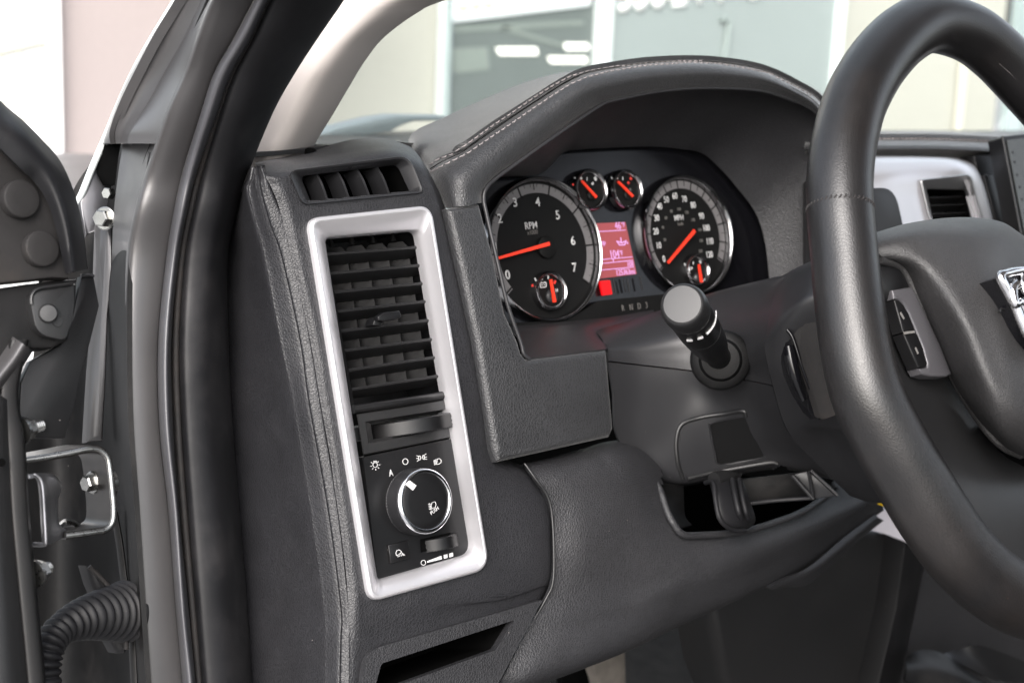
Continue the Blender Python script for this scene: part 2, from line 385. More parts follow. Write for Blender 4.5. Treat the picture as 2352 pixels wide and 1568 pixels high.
# --- pod face round the vents
patch('pod_face', [
    [(586, 374, -.09), (625, 366, -.09), (700, 352, -.09), (800, 322.5, -.09), (880, 319, -.09), (935, 334, -.09), (952, 346, -.09)],
    [(590, 380, -.035), (625, 374, -.035), (700, 366, -.04), (800, 345, -.04), (885, 333, -.04), (945, 345, -.04), (962, 358, -.045)],
    [(602, 396, -.008), (630, 398, -.004), (700, 387, -.004), (800, 372, -.004), (900, 356, -.004), (962, 368, -.009), (978, 382, -.025)],
    [(623, 430, -.003), (648, 430, 0), (690, 430, 0), (820, 430, 0), (960, 418, 0), (990, 414, -.005), (999, 420, -.025)],
    [(645, 490, -.003), (668, 490, 0), (700, 490, 0), (830, 485, 0), (985, 478, 0), (1014, 474, -.005), (1024, 478, -.025)],
    [(680, 632, -.003), (700, 632, 0), (735, 632, 0), (880, 632, 0), (1022, 632, 0), (1050, 632, -.005), (1060, 632, -.025)],
    [(713, 784, -.003), (734, 784, 0), (770, 784, 0), (910, 784, 0), (1052, 784, 0), (1084, 784, -.005), (1094, 784, -.025)],
    [(738, 934, -.003), (758, 934, 0), (795, 934, 0), (940, 934, 0), (1078, 934, 0), (1112, 934, -.005), (1122, 934, -.025)],
    [(759, 1050, -.003), (778, 1050, 0), (818, 1050, 0), (965, 1050, 0), (1098, 1050, 0), (1134, 1046, -.009), (1142, 1040, -.028)],
    [(767, 1110, -.003), (786, 1110, 0), (826, 1110, 0), (975, 1110, 0), (1112, 1106, 0), (1200, 1086, -.008), (1212, 1078, -.03)],
    [(777, 1176, -.003), (798, 1176, 0), (838, 1176, 0), (985, 1176, 0), (1124, 1176, 0), (1248, 1158, -.003), (1258, 1156, -.02)],
    [(792, 1290, -.003), (812, 1290, 0), (850, 1290, 0), (1000, 1290, 0), (1140, 1290, 0), (1256, 1278, -.002), (1266, 1276, -.02)],
    [(799, 1373, -.003), (820, 1373, 0), (850, 1373, 0), (1000, 1373, 0), (1140, 1373, -.001), (1250, 1340, -.004), (1263, 1336, -.02)],
    [(803, 1480, -.003), (819, 1480, -.002), (850, 1474, -.002), (1000, 1440, -.003), (1140, 1398, -.004), (1234, 1374, -.008), (1248, 1372, -.02)],
    [(803, 1660, -.004), (814, 1660, -.004), (845, 1660, -.006), (1000, 1640, -.006), (1080, 1640, -.008), (1110, 1640, -.01), (1120, 1640, -.02)]],
    LEATHER, dash, n=26, m=16, holes=[BZ_IN, CV_IN, CUB])
# --- cubby opening panel under the pod
cub_o = rr([(822, 1680, .001), (839, 1494, .001), (1246, 1377, .001), (1165, 1530, .001), (1085, 1680, .001)], [.001, .011, .0015, .001, .001], 6)
cub_i = rr([(845, 1640, .001), (876, 1523, .001), (1181, 1423, .001), (1140, 1491, .001), (900, 1578, .001)], [.001, .002, .001, .003, .001], 6)
fin('cubby_frame', loft_bm([[p-NN*.006 for p in cub_o], cub_o, cub_i, [p-NN*.006 for p in cub_i]]), GRAIN, dash, 30)
back = [p-NN*.07-UU*.004 for p in cub_i]
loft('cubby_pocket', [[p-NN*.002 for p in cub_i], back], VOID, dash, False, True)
# --- block between the pod and the gauges
blk = [(1029, 478), (1105, 467), (1139, 592), (1164, 717), (1194, 784), (1201, 809), (1213, 824), (1397, 802), (1413, 984), (1405, 1003), (1145, 1061), (1136, 1034), (1096, 784), (1055, 592)]
prism('knee_block', [S(x, y, .004) for x, y in blk], -NN*.05, LEATHER2, dash, bevel=.005, seg=4)
# --- tray below the gauges
patch('ledge', [
    [(1170, 748, -.085), (1260, 742, -.085), (1340, 734, -.085), (1400, 728, -.08), (1500, 712, -.07)],
    [(1180, 757, -.06), (1260, 752, -.06), (1336, 747, -.06), (1385, 745, -.06), (1500, 728, -.055)],
    [(1192, 770, -.045), (1262, 767, -.045), (1340, 760, -.045), (1380, 770, -.045), (1400, 780, -.05)],
    [(1200, 796, -.02), (1266, 796, -.02), (1350, 788, -.02), (1388, 788, -.02), (1396, 790, -.03)],
    [(1213, 823, .0015), (1270, 817, .0015), (1340, 808, .0015), (1386, 802, .0015), (1397, 801, -.004)]], PLAST, dash, n=5, m=5)
# --- hood over the gauges: columns run round the arch
H = [
 [(1000, 440, -.05), (1008, 450, -.04), (1014, 462, -.03), (1022, 474, -.022), (1026, 478, -.010), (1050, 475, .002), (1080, 471, .004), (1099, 467, .002), (1106, 466, -.004), (1108, 466, -.02), (1100, 466, -.06), (1090, 466, -.09)],
 [(938, 321, -.12), (950, 340, -.08), (965, 356, -.07), (982, 378, -.045), (986, 388, -.036), (1020, 398, -.010), (1060, 415, .004), (1100, 436, .003), (1109, 440, -.004), (1110, 442, -.02), (1100, 444, -.06), (1090, 446, -.09)],
 [(1022, 269, -.14), (1037, 295, -.09), (1052, 325, -.04), (1066, 338, -.014), (1070, 341, -.014), (1088, 350, -.002), (1115, 372, .005), (1134, 393, .003), (1143, 401, -.004), (1144, 404, -.02), (1135, 406, -.06), (1130, 410, -.09)],
 [(1108, 229, -.15), (1118, 250, -.09), (1128, 275, -.04), (1136, 289, -.012), (1140, 292, -.012), (1156, 302, -.0), (1180, 322, .006), (1204, 340, .003), (1214, 353, -.004), (1216, 357, -.02), (1222, 380, -.06), (1240, 400, -.09)],
 [(1200, 191, -.15), (1207, 212, -.08), (1214, 226, -.035), (1222, 234, -.010), (1226, 237, -.010), (1240, 246, .002), (1263, 260, .007), (1288, 274, .004), (1300, 288, -.004), (1302, 292, -.02), (1305, 325, -.06), (1292, 352, -.09)],
 [(1270, 171, -.14), (1277, 183, -.06), (1282, 189, -.028), (1286, 193, -.008), (1290, 196, -.008), (1300, 203, .004), (1324, 218, .009), (1352, 232, .005), (1364, 247, -.003), (1366, 252, -.02), (1350, 300, -.06), (1334, 344, -.09)],
 [(1328, 161, -.13), (1333, 167, -.05), (1336, 169, -.025), (1339, 167, -.006), (1342, 170, -.006), (1352, 178, .006), (1370, 197, .011), (1390, 219, .006), (1397, 234, -.002), (1398, 239, -.02), (1390, 290, -.06), (1382, 341, -.09)],
 [(1400, 147, -.12), (1401, 150, -.05), (1402, 153, -.025), (1403, 154, -.005), (1405, 157, -.005), (1412, 165, .007), (1426, 185, .012), (1441, 206, .007), (1447, 224, -.001), (1449, 229, -.02), (1444, 285, -.06), (1440, 338, -.09)],
 [(1480, 136, -.12), (1480, 139, -.05), (1480, 141, -.025), (1480, 143, -.004), (1481, 146, -.004), (1484, 154, .008), (1490, 173, .013), (1498, 195, .008), (1503, 213, 0), (1504, 218, -.02), (1502, 280, -.06), (1500, 337, -.09)],
 [(1576, 131, -.12), (1576, 134, -.05), (1576, 136, -.025), (1576, 138, -.004), (1576, 141, -.004), (1577, 148, .008), (1578, 166, .013), (1580, 188, .008), (1580, 205, 0), (1580, 210, -.02), (1570, 280, -.06), (1560, 342, -.09)],
 [(1660, 134, -.12), (1660, 137, -.05), (1660, 139, -.025), (1660, 142, -.004), (1660, 145, -.004), (1661, 152, .008), (1661, 168, .013), (1661, 187, .008), (1661, 204, 0), (1661, 209, -.02), (1640, 290, -.06), (1612, 352, -.09)],
 [(1750, 148, -.13), (1750, 151, -.05), (1750, 154, -.028), (1750, 158, -.006), (1750, 161, -.006), (1751, 167, .006), (1751, 181, .011), (1751, 195, .006), (1752, 211, -.001), (1750, 217, -.02), (1705, 310, -.06), (1652, 385, -.09)],
 [(1830, 183, -.14), (1829, 186, -.06), (1829, 188, -.032), (1828, 193, -.010), (1828, 196, -.010), (1828, 202, .003), (1828, 213, .008), (1829, 222, .003), (1830, 236, -.003), (1826, 243, -.02), (1765, 350, -.06), (1692, 430, -.09)],
 [(1895, 222, -.15), (1893, 225, -.07), (1891, 228, -.04), (1888, 234, -.018), (1887, 237, -.018), (1886, 243, -.004), (1884, 253, .002), (1884, 264, -.001), (1884, 276, -.006), (1878, 285, -.022), (1820, 410, -.06), (1736, 490, -.09)],
 [(1945, 300, -.16), (1940, 305, -.08), (1937, 310, -.05), (1932, 320, -.03), (1930, 324, -.03), (1926, 330, -.014), (1920, 345, -.008), (1918, 360, -.008), (1916, 372, -.012), (1905, 385, -.03), (1850, 500, -.06), (1758, 560, -.09)],
 [(1975, 430, -.17), (1970, 440, -.09), (1966, 445, -.06), (1958, 460, -.04), (1955, 464, -.04), (1950, 470, -.025), (1940, 490, -.018), (1935, 510, -.018), (1930, 525, -.02), (1915, 540, -.04), (1870, 620, -.06), (1768, 650, -.09)]]
hood_bm = patch_bm(H, 4, 5, .004); HB = BVHTree.FromBMesh(hood_bm); fin('gauge_hood', hood_bm, LEATHER2, dash, 50)
patch('hood_lining', [[(x+.0, y, s+.0012) for (x, y, s) in r[8:]] for r in H], GRAIN, dash, n=5, m=5, thick=.001)
# stitching: short raised stitches either side of the seam
def stitch(path, sp, ln, r=.0008, nm='stitching'):
    c = curve(path, 8); bm = bmesh.new(); acc = 0; i = 0
    d = [0]
    for a, b in zip(c, c[1:]): d.append(d[-1]+(b-a).length)
    def at(t):
        import bisect
        k = min(max(bisect.bisect(d, t)-1, 0), len(c)-2); w = (t-d[k])/max(1e-9, d[k+1]-d[k]); return c[k].lerp(c[k+1], w)
    t = 0
    while t+ln < d[-1]:
        a, m, b = at(t), at(t+ln/2), at(t+ln)
        tube_bm([a-NN*.0004, m+NN*.0005-UU*.0003, b-NN*.0004], r, 6, 3, bm=bm); t += sp
    return fin(nm, bm, THREAD, dash, 60)
LOW = [(991, 394), (1021, 379), (1073, 353), (1124, 318), (1175, 284), (1227, 248), (1278, 214), (1309, 194), (1350, 177), (1401, 164), (1483, 151), (1585, 144), (1651, 147), (1701, 155), (1764, 168), (1830, 201), (1864, 221)]
UPR = [(988, 378), (1006, 366), (1042, 351), (1073, 330), (1124, 293), (1175, 259), (1227, 223), (1268, 197), (1309, 175), (1350, 163), (1401, 154), (1452, 148), (1514, 142), (1560, 139), (1620, 139)]
def dense(px, n=8):
    out = []
    for (a, b), (c, d) in zip(px, px[1:]): out += [(a+(c-a)*k/n, b+(d-b)*k/n) for k in range(n)]
    return out+[px[-1]]
lo = [onto(HB, x, y, .0003, -.01) for x, y in dense(LOW, 3)]; hi = [onto(HB, x, y, .0003, -.02) for x, y in dense(UPR, 3)]
stitch(lo, .0054, .0036, .0005); stitch(hi, .0056, .0036, .0005)
tube('seam_piping', [onto(HB, (a[0]+b[0])/2, (a[1]+b[1])/2, .0, -.015) for a, b in zip(dense(LOW[:9], 2), dense([(986, 382)]+UPR[1:9], 2))], .0004, VOID, dash, 6, 3)
# thin lip trim round the gauge opening
lip = [(1216, 824, .006), (1203, 812, .006), (1196, 786, .006), (1166, 700, .006), (1140, 590, .006), (1116, 486, .005), (1111, 456, .004), (1116, 434, .004), (1134, 414, .003), (1176, 383, .003), (1276, 312, .003), (1372, 247, .003), (1398, 234, .003), (1447, 223, .004), (1503, 212, .005), (1580, 204, .006), (1661, 203, .006), (1752, 210, .005), (1830, 235, .002)]
tube('opening_trim', [(x, y, s-.004) for x, y, s in lip], .0014, PLAST, dash, 8, 6)
# --- knee panel right of the seam
patch('knee_bolster', [
 [(1196, 1070, -.045), (1270, 1049, -.045), (1340, 1030, -.045), (1406, 1012, -.045), (1550, 1000, -.07), (1800, 1000, -.08), (2030, 1000, -.08)],
 [(1205, 1066, -.014), (1275, 1052, -.014), (1345, 1034, -.014), (1415, 1018, -.016), (1560, 1010, -.05), (1800, 1000, -.07), (2030, 1000, -.07)],
 [(1230, 1099, -.002), (1305, 1085, .001), (1385, 1068, .001), (1462, 1062, -.004), (1600, 1060, -.04), (1800, 1060, -.05), (2030, 1040, -.06)],
 [(1266, 1170, 0), (1340, 1158, .005), (1430, 1150, .005), (1520, 1165, -.002), (1650, 1150, -.03), (1830, 1120, -.04), (2030, 1090, -.05)],
 [(1272, 1260, 0), (1350, 1255, .006), (1450, 1245, .005), (1566, 1235, .002), (1700, 1228, -.002), (1870, 1180, -.015), (2020, 1120, -.03)],
 [(1266, 1345, -.002), (1350, 1345, .001), (1470, 1335, .001), (1590, 1300, .004), (1720, 1270, .004), (1880, 1210, -.01), (2018, 1140, -.025)],
 [(1214, 1440, -.004), (1310, 1430, .000), (1450, 1400, .000), (1570, 1365, -.001), (1710, 1322, -.004), (1860, 1250, -.016), (2024, 1150, -.03)],
 [(1145, 1575, -.008), (1233, 1564, -.004), (1430, 1492, -.008), (1560, 1433, -.02), (1710, 1367, -.02), (1868, 1292, -.035), (2030, 1170, -.05)],
 [(1100, 1650, -.05), (1240, 1572, -.06), (1435, 1496, -.06), (1562, 1434, -.06), (1710, 1366, -.06), (1866, 1290, -.07), (2026, 1168, -.08)]],
 GRAIN, dash, n=14, m=14, thick=.003, holes=[[(1520, 1140), (1546, 1203), (1566, 1225), (1600, 1226), (1701, 1219), (1850, 1170), (1905, 1130), (1950, 1060), (1520, 1060)]])
tube('pocket_edge', [(1500, 1100, -.012), (1513, 1120, -.008), (1521, 1140, -.004), (1533, 1176, .001), (1548, 1204, .004), (1567, 1226, .005), (1600, 1229, .004), (1701, 1221, .002), (1790, 1196, -.004), (1852, 1170, -.012), (1908, 1130, -.025)], .0026, GRAIN, dash, 10, 8)
tube('panel_edge', [(1205, 1064, -.003), (1230, 1099, .001), (1255, 1134, .002), (1267, 1176, .002), (1272, 1260, .002), (1270, 1335, .001), (1254, 1374, -.002), (1205, 1460, -.006), (1150, 1562, -.012)], .0009, PLASTD, dash, 8, 6)
patch('lower_flap', [
 [(1764, 1350, -.02), (1811, 1325, -.02), (1865, 1296, -.022), (1940, 1232, -.03), (2010, 1180, -.04)],
 [(1776, 1354, -.024), (1822, 1334, -.022), (1880, 1302, -.022), (1958, 1240, -.03), (2020, 1190, -.04)],
 [(1800, 1345, -.03), (1850, 1344, -.03), (1900, 1304, -.03), (1975, 1238, -.04), (2030, 1195, -.05)]], PLAST, dash, n=4, m=4)
# --- dash top towards the windscreen and the passenger side
patch('dash_top', [
 [(560, 352, -.09), (700, 341, -.09), (850, 323, -.095), (960, 330, -.09), (1100, 340, -.09)],
 [AX(720, 323, 1, 1.1), AX(780, 323, 1, 1.1), AX(850, 324, 1, 1.1), AX(960, 322, 1, 1.1), AX(1100, 322, 1, 1.1)],
 [AX(700, 327, 1, 1.30), AX(780, 327, 1, 1.30), AX(850, 327, 1, 1.3), AX(960, 327, 1, 1.3), AX(1300, 327, 1, 1.3)]], PLASTD, dash, n=5, m=5)
DR = [(1850, 1), (1960, 1), (2060, 1), (2160, 1.5), (2280, 7), (2420, 16)]
def dr(y, s): return [(x, y+o, s) for x, o in DR]
patch('passenger_dash_top', [dr(306, -.30), dr(301, -.2), dr(299.5, -.12), dr(304, -.06), dr(312, -.045), dr(318, -.046), dr(330, -.03), dr(341, -.024), dr(346, -.035), dr(360, -.05)], LEATHER2, dash, n=6, m=4)
for yy, ss in ((309, -.049), (317.5, -.043)):
    stitch([(x, yy+o, ss) for x, o in DR], .0062, .004, .0009)
patch('passenger_dash_face', [dr(352, -.06), dr(420, -.05), dr(600, -.03), dr(900, -.03)], PLASTD, dash, n=4, m=4)
# ================================================================== CORNER VENT
cv = thing('corner_vent', 'small grey side-window vent with upright fins on top of the dash pod', 'air vent', S(820, 425, 0))
def q4(c, s): return [S(x, y, s) for x, y in c]
cvo = [(661, 391), (941, 356), (975, 443), (694, 471)]; cvm = [(668, 395), (936, 362), (968, 439), (700, 467)]
cvi = [(690, 405), (912, 379), (941, 441), (714, 465)]
loft('vent_frame', [rr(q4(cvo, -.004), [.006, .009, .004, .005]), rr(q4(cvo, .0018), [.006, .009, .004, .005]), rr(q4([(x+1.5*(1 if x < 800 else -1), y+1.2*(1 if y < 420 else -1)) for x, y in cvo], .0026), [.006, .009, .004, .005]),
     rr(q4(cvm, .002), [.005, .008, .004, .004]), rr(q4(cvi, -.006), [.004, .004, .001, .001]), rr(q4(cvi, -.012), [.004, .004, .001, .001])], PLAST, cv)
loft('vent_duct', [rr(q4(cvi, -.0085), [.004, .004, .001, .001]), rr([p-NN*.045 for p in q4(cvi, -.008)], [.004, .004, .001, .001])], VOID, cv, False, True)
for (a, b) in (((725, 396), (753, 463)), ((773, 391), (802, 457)), ((818, 386), (849, 452)), ((864, 381), (895, 448))):
    m1 = ((a[0]*.6+b[0]*.4)+3, a[1]*.6+b[1]*.4); c = curve([S(*a, -.008), S(*m1, -.004), S(*b, -.007)], 6)
    bm = bmesh.new()
    r1 = []
    for p in c: r1.append([p-XX*.0008, p+XX*.0008, p+XX*.0008-NN*.016, p-XX*.0008-NN*.016])
    loft_bm(r1, True, True, bm); fin('fin', bm, PLAST, cv, 40)
# ================================================================== SILVER BEZEL
bo = [(706, 501), (989, 471), (1124, 1306), (848, 1383)]
bi = [(746, 546), (965, 526), (1089, 1270), (868, 1333)]
UO = [UV(x, y, .003) for x, y in bo]; UI = [UV(x, y, -.0055) for x, y in bi]
def ring(uv, s, g, rad): # inset by g
    cx = sum(p[0] for p in uv)/4; cy = sum(p[1] for p in uv)/4
    return rr([AT(a+(g if a < cx else -g), b+(g if b < cy else -g), s) for a, b in uv], [max(.0005, r-g) for r in rad], 8)
ro = [.0085, .010, .0125, .009]
bez = fin('trim_bezel', loft_bm([ring(UO, -.004, 0, ro), ring(UO, .003, 0, ro), ring(UO, .0044, .0008, ro), ring(UO, .0048, .0020, ro), ring(UO, .0044, .0030, ro),
     ring(UI, -.0045, -.0008, [.004, .005, .009, .004]), ring(UI, -.0060, 0, [.004, .005, .009, .004]), ring(UI, -.0100, .0003, [.004, .005, .009, .004]), ring(UI, -.014, .0003, [.004, .005, .009, .004])]), SILVER, None, 50,
     'tall silver-painted frame around the louvred vent and light switches', 'trim frame')
# ================================================================== LOUVRED VENT
sv = thing('louvred_vent', 'tall black air vent with horizontal louvres and a centre tab', 'air vent', S(900, 730, -.03))
vb = [(740, 540), (970, 518), (1036, 914), (816, 948)]
loft('vent_housing', [q4([(744, 544), (966, 523), (1035, 903), (815, 936)], -.012), [p-NN*.05 for p in q4([(744, 544), (966, 523), (1035, 903), (815, 936)], -.012)]], BLACK, sv, False, True)
SL = [((750, 582), (965, 565)), ((759, 626), (975, 606)), ((768, 669), (983, 647)), ((777, 713), (992, 688)), ((785, 758), (1000, 731)), ((793, 803), (1009, 774)), ((802, 848), (1017, 815)), ((809, 892), (1024, 858))]
def blade(a, b, nm='louvre'):
    A, B = S(a[0]-2, a[1], -.013), S(b[0]+3, b[1], -.013); rows = []
    for p in (A, B):
        rows.append([p+UU*.0004, p+NN*.0010-UU*.0004, p+NN*.0006-UU*.0014, p-NN*.006-UU*.0045, p-NN*.013-UU*.0065, p-NN*.013-UU*.0055, p-NN*.006-UU*.0028])
    return fin(nm, loft_bm(rows, True, True), BLACK if nm == 'x' else PLASTD, sv, 40)
for i, (a, b) in enumerate(SL): blade(a, b)
for px in (788, 836, 884, 932):
    a0, b0 = UV(px, 700, -.03)
    t = .150; b1 = UV(800, 548, -.03)[1]; b2 = UV(930, 905, -.03)[1]; dx = UV(px, 700, -.03)[0]
    o1 = [(.0, 0), (.0, .017)]
    bm = bmesh.new(); n = 8; cc = []
    for s0 in (0,):
        z0, z1 = -.024, -.042
        q0, q1 = dx+.005, dx-.0055; z0, z1 = -.025, -.036
        pts = [AT(q0, b1-.009, z0), AT(q0*.8+q1*.2, b1-.005, z0*.8+z1*.2), AT(q0*.2+q1*.8, b1-.005, z0*.2+z1*.8), AT(q1, b1-.009, z1), AT(q1, b2+.009, z1), AT(q0*.2+q1*.8, b2+.005, z0*.2+z1*.8), AT(q0*.8+q1*.2, b2+.005, z0*.8+z1*.2), AT(q0, b2+.009, z0)]
        prism_bm(pts, XX*.0008-NN*.0008, 0, 1, bm)
        lathe_bm(AT(dx, b1-.004, -.033), UU, [(.0022, 0), (.0012, .004), (.0010, .010)], 10, bm=bm)
    fin('vane', bm, INNERB, sv, 30)
tb_bm = prism_bm([S(x, y, .003) for x, y in ((868, 727), (882, 717), (918, 713), (923, 726), (914, 733), (884, 738), (870, 736))], -NN*.005, .0008, 3)
prism_bm([S(x, y, -.0015) for x, y in ((857, 746), (861, 733), (868, 726), (884, 731), (884, 740), (872, 748))], -NN*.010, .0006, 2, tb_bm)
fin('tab', tb_bm, BLACK, sv, 40)
tube('lower_bar', [(811, 940, -.012), (925, 923, -.009), (1035, 905, -.012)], .0028, BLACK, sv, 12, 6)
# ================================================================== THUMBWHEEL PLATE
tw = thing('vent_thumbwheel', 'ribbed thumbwheel in its recessed plate below the louvred vent', 'thumbwheel', S(930, 980, -.012))
po = [(819, 951), (1036, 915), (1049, 1002), (834, 1045)]; pi = [(839, 968), (1031, 938), (1037, 982), (846, 1018)]; ph = [(851, 973), (1006, 949), (1009, 979), (857, 1009)]
loft('thumbwheel_plate', [q4(po, -.022), q4(po, -.0105), q4([(821, 953), (1035, 917), (1047, 1000), (836, 1042)], -.0098)]+
     [q4(pi, -.0098), q4([(x+(2 if x < 930 else -2), y+(1.5 if y < 975 else -1.5)) for x, y in pi], -.0125), q4(ph, -.015), q4(ph, -.022)], PLASTD, tw, smooth=20)
wc = S(930, 978, -.0355); rw = .034
def kn(i, k): return 0 if k in (0, 1, 9, 10) else (.00025 if (i+k) % 2 else -.00025)
hh = .0048
prof = [(rw-.006, -hh), (rw-.0005, -hh)]+[(rw, -hh+.0008+(2*hh-.0016)*k/6) for k in range(7)]+[(rw-.0006, hh), (rw-.006, hh)]
lathe('thumbwheel', wc, UU, prof, BLACK, tw, n=200, e=(XX, NN), smooth=20, fn=kn)
t0 = math.radians(52)
cdir = XX*math.cos(t0)+NN*math.sin(t0); tdir = NN*math.cos(t0)-XX*math.sin(t0)
bm = prism_bm([wc+cdir*(rw+.0006)+tdir*a+UU*b for a, b in ((-.0014, -hh), (.0014, -hh), (.0014, hh), (-.0014, hh))], -cdir*.002)
fin('index_mark', bm, BLACK, tw, 0)
# ================================================================== LIGHT SWITCH PANEL
ls = thing('light_switch_panel', 'black headlamp control panel with white symbols below the thumbwheel', 'switch panel', S(960, 1170, -.012))
so = [(834, 1049), (1049, 1004), (1090, 1267), (867, 1330)]; sf = -.0095
so3 = rr(q4(so, sf), [.0004, .0004, .007, .0025], 6)
fin('panel_face', loft_bm([[p-NN*.01 for p in so3], [p-NN*.0004 for p in so3], [p+(AT(*UV(960, 1170, 0), sf)-p)*.004 for p in so3]], False, True), BLACK, ls, 20)
# knob
kb = S(963, 1143, sf)
def uvr(c, s): return UV(c[0], c[1], s)
hK = .0145
l, r_ = UV(914, 1160, sf+hK), UV(1044.4, 1142.6, sf+hK); tpp, bt = UV(985.5, 1077, sf+hK), UV(975.6, 1223.7, sf+hK)
kx, ky = (l[0]+r_[0])/2, (tpp[1]+bt[1])/2; kr = ((r_[0]-l[0])+(tpp[1]-bt[1]))/4
print('KNOB', kx, ky, (r_[0]-l[0])/2, (tpp[1]-bt[1])/2)
kc = AT(kx, ky, sf)
knob = fin('rotary_knob', lathe_bm(kc, NN, [(kr+.0006, .0), (kr+.0006, .0006)]+[(kr+.0004-.0004*k/12, .0008+.0105*k/12) for k in range(13)]+[(kr-.0002, .0118)], 150, (XX, UU), True, True, None,
      lambda i, k: 0 if k < 2 or k > 14 else (.0003 if (i+k) % 2 else -.0003)), PLAST, ls, 15)
lathe('chrome_ring', kc+NN*.0118, NN, [(kr-.0001, 0), (kr+.0002, .0008), (kr-.0002, .0018), (kr-.0014, .0026), (kr-.0026, .0026), (kr-.0030, .0020), (kr-.0030, .0012)], CHROME, knob, 96, (XX, UU), 60, cap0=False, cap1=False)
lathe('knob_cap', kc+NN*.0118, NN, [(kr-.0031, 0), (kr-.0031, .0016), (kr-.004, .0021), (kr-.008, .0023), (.004, .0023), (.001, .0023)], BLACK, knob, 96, (XX, UU), 60)
def cap(px, py, s=hK+.0002): return S(px, py, sf+s)
prism('pointer', [cap(930, 1112), cap(940, 1103), cap(955.5, 1114.5), cap(947.5, 1126)], NN*.0006, WHITEI, knob)
def Z6(x, y): return (815.5+x*.1977, 1022+y*.1977)
def zs(pts, s): return [S(*Z6(x, y), s) for x, y in pts]
xd = (cap(*Z6(985, 705))-cap(*Z6(865, 800))).normalized(); yd = NN.cross(xd)
text('PUSH', cap(*Z6(922, 760)), xd, yd, .0022, WHITEI, knob, 'push_lettering', w=.95, bold=.0)
fs = hK+sf
strokes('fog_symbol', [zs([(890, 665), (925, 655), (935, 690), (925, 720), (885, 735)], fs-.0002), zs([(890, 665), (878, 700), (885, 735)], fs-.0002)]+[zs([(845+i*3, 682+i*20), (880+i*3, 700+i*20-14)], fs-.0002) for i in range(4)]+[zs([(862, 672), (872, 748)], fs-.0002)], .00026, WHITEI, knob, .0004)
sy = sf+.0
strokes('dome_lamp_symbol', [zs([(228+27*math.cos(a/8*6.283), 228+30*math.sin(a/8*6.283)) for a in range(9)], sy)]+[zs([(228+40*math.cos(math.radians(d)), 232+42*math.sin(math.radians(d))), (228+56*math.cos(math.radians(d)), 232+58*math.sin(math.radians(d)))], sy) for d in (-5, 38, 82, 125, 168, 215, -48)]+[zs([(215, 198), (213, 185), (240, 182), (241, 196)], sy)], .00038, WHITEI, ls)
strokes('off_symbol', [zs([(579+31*math.cos(a/12*6.283), 190+34*math.sin(a/12*6.283)) for a in range(13)], sy)], .00042, WHITEI, ls)
strokes('side_lamp_symbol', [zs([(735, 125), (733, 170), (748, 170), (760, 148), (752, 127), (735, 125)], sy), zs([(797, 118), (800, 165), (785, 160), (778, 138), (785, 117), (797, 118)], sy), zs([(712, 122), (728, 128)], sy), zs([(708, 153), (727, 153)], sy), zs([(716, 186), (731, 174)], sy), zs([(803, 112), (820, 100)], sy), zs([(805, 138), (828, 136)], sy), zs([(806, 158), (828, 162)], sy)], .00038, WHITEI, ls)
strokes('head_lamp_symbol', [zs([(948, 160), (975, 155), (995, 175), (993, 200), (970, 218), (942, 222), (948, 160)], sy)]+[zs([(908+2*i, 180+12*i), (936, 165+13*i)], sy) for i in range(5)], .00038, WHITEI, ls)
text('A', S(*Z6(417, 325), sy+.0003), XX, UU, .0041, WHITEI, ls, 'auto_letter', w=.8, bold=.015)
# fog/cargo button
bq = [(387, 1160), (618, 1100), (640, 1310), (415, 1372)]
btn = fin('push_button', prism_bm(zs(bq, sy+.0022), -NN*.004, .0006, 2), BLACK, ls, 40)
strokes('cargo_symbol', [zs([(478, 1280), (468, 1250), (480, 1222), (505, 1212), (530, 1230), (532, 1245), (500, 1270), (478, 1280)], sy+.0022)]+[zs([(497+14*i, 1283-7*i), (492+22*i, 1296-6*i)], sy+.0022) for i in range(4)]+[zs([(540, 1248), (572, 1276)], sy+.0022)], .00038, WHITEI, btn, .0003)
# dimmer wheel
dm = [(755, 1092), (1108, 1012), (1115, 1150), (765, 1245)]
loft('dimmer_slot', [zs(dm, sy+.0006), zs([(x+(8 if x < 930 else -8), y+(8 if y < 1130 else -8)) for x, y in dm], sy+.0006), zs([(x+(8 if x < 930 else -8), y+(8 if y < 1130 else -8)) for x, y in dm], sy+.0001)], VOID, ls, False, True, smooth=0)
wc2 = S(*Z6(925, 1130), sy-.0080); r2 = .0150; h2 = .0041
prof = [(r2-.003, -h2), (r2-.0003, -h2)]+[(r2, -h2+.0006+(2*h2-.0012)*k/5) for k in range(6)]+[(r2-.0004, h2), (r2-.003, h2)]
lathe('dimmer_wheel', wc2, UU, prof, BLACK, ls, n=110, e=(XX, NN), smooth=20, fn=lambda i, k: 0 if k in (0, 1, 8, 9) else (.0002 if (i+k) % 2 else -.0002))
strokes('dimmer_off_symbol', [zs([(788+27*math.cos(a/12*6.283), 1363+29*math.sin(a/12*6.283)) for a in range(13)], sy)], .00038, WHITEI, ls)
bm = bmesh.new()
for pp in ([(835, 1345), (1000, 1282), (1007, 1322), (838, 1362)], [(1028, 1275), (1070, 1262), (1073, 1306), (1032, 1316)], [(1092, 1256), (1134, 1244), (1138, 1288), (1096, 1300)]):
    prism_bm(zs(pp, sy+.0003), NN*.0003, 0, 1, bm)
fin('dimmer_scale', bm, WHITEI, ls, 0)
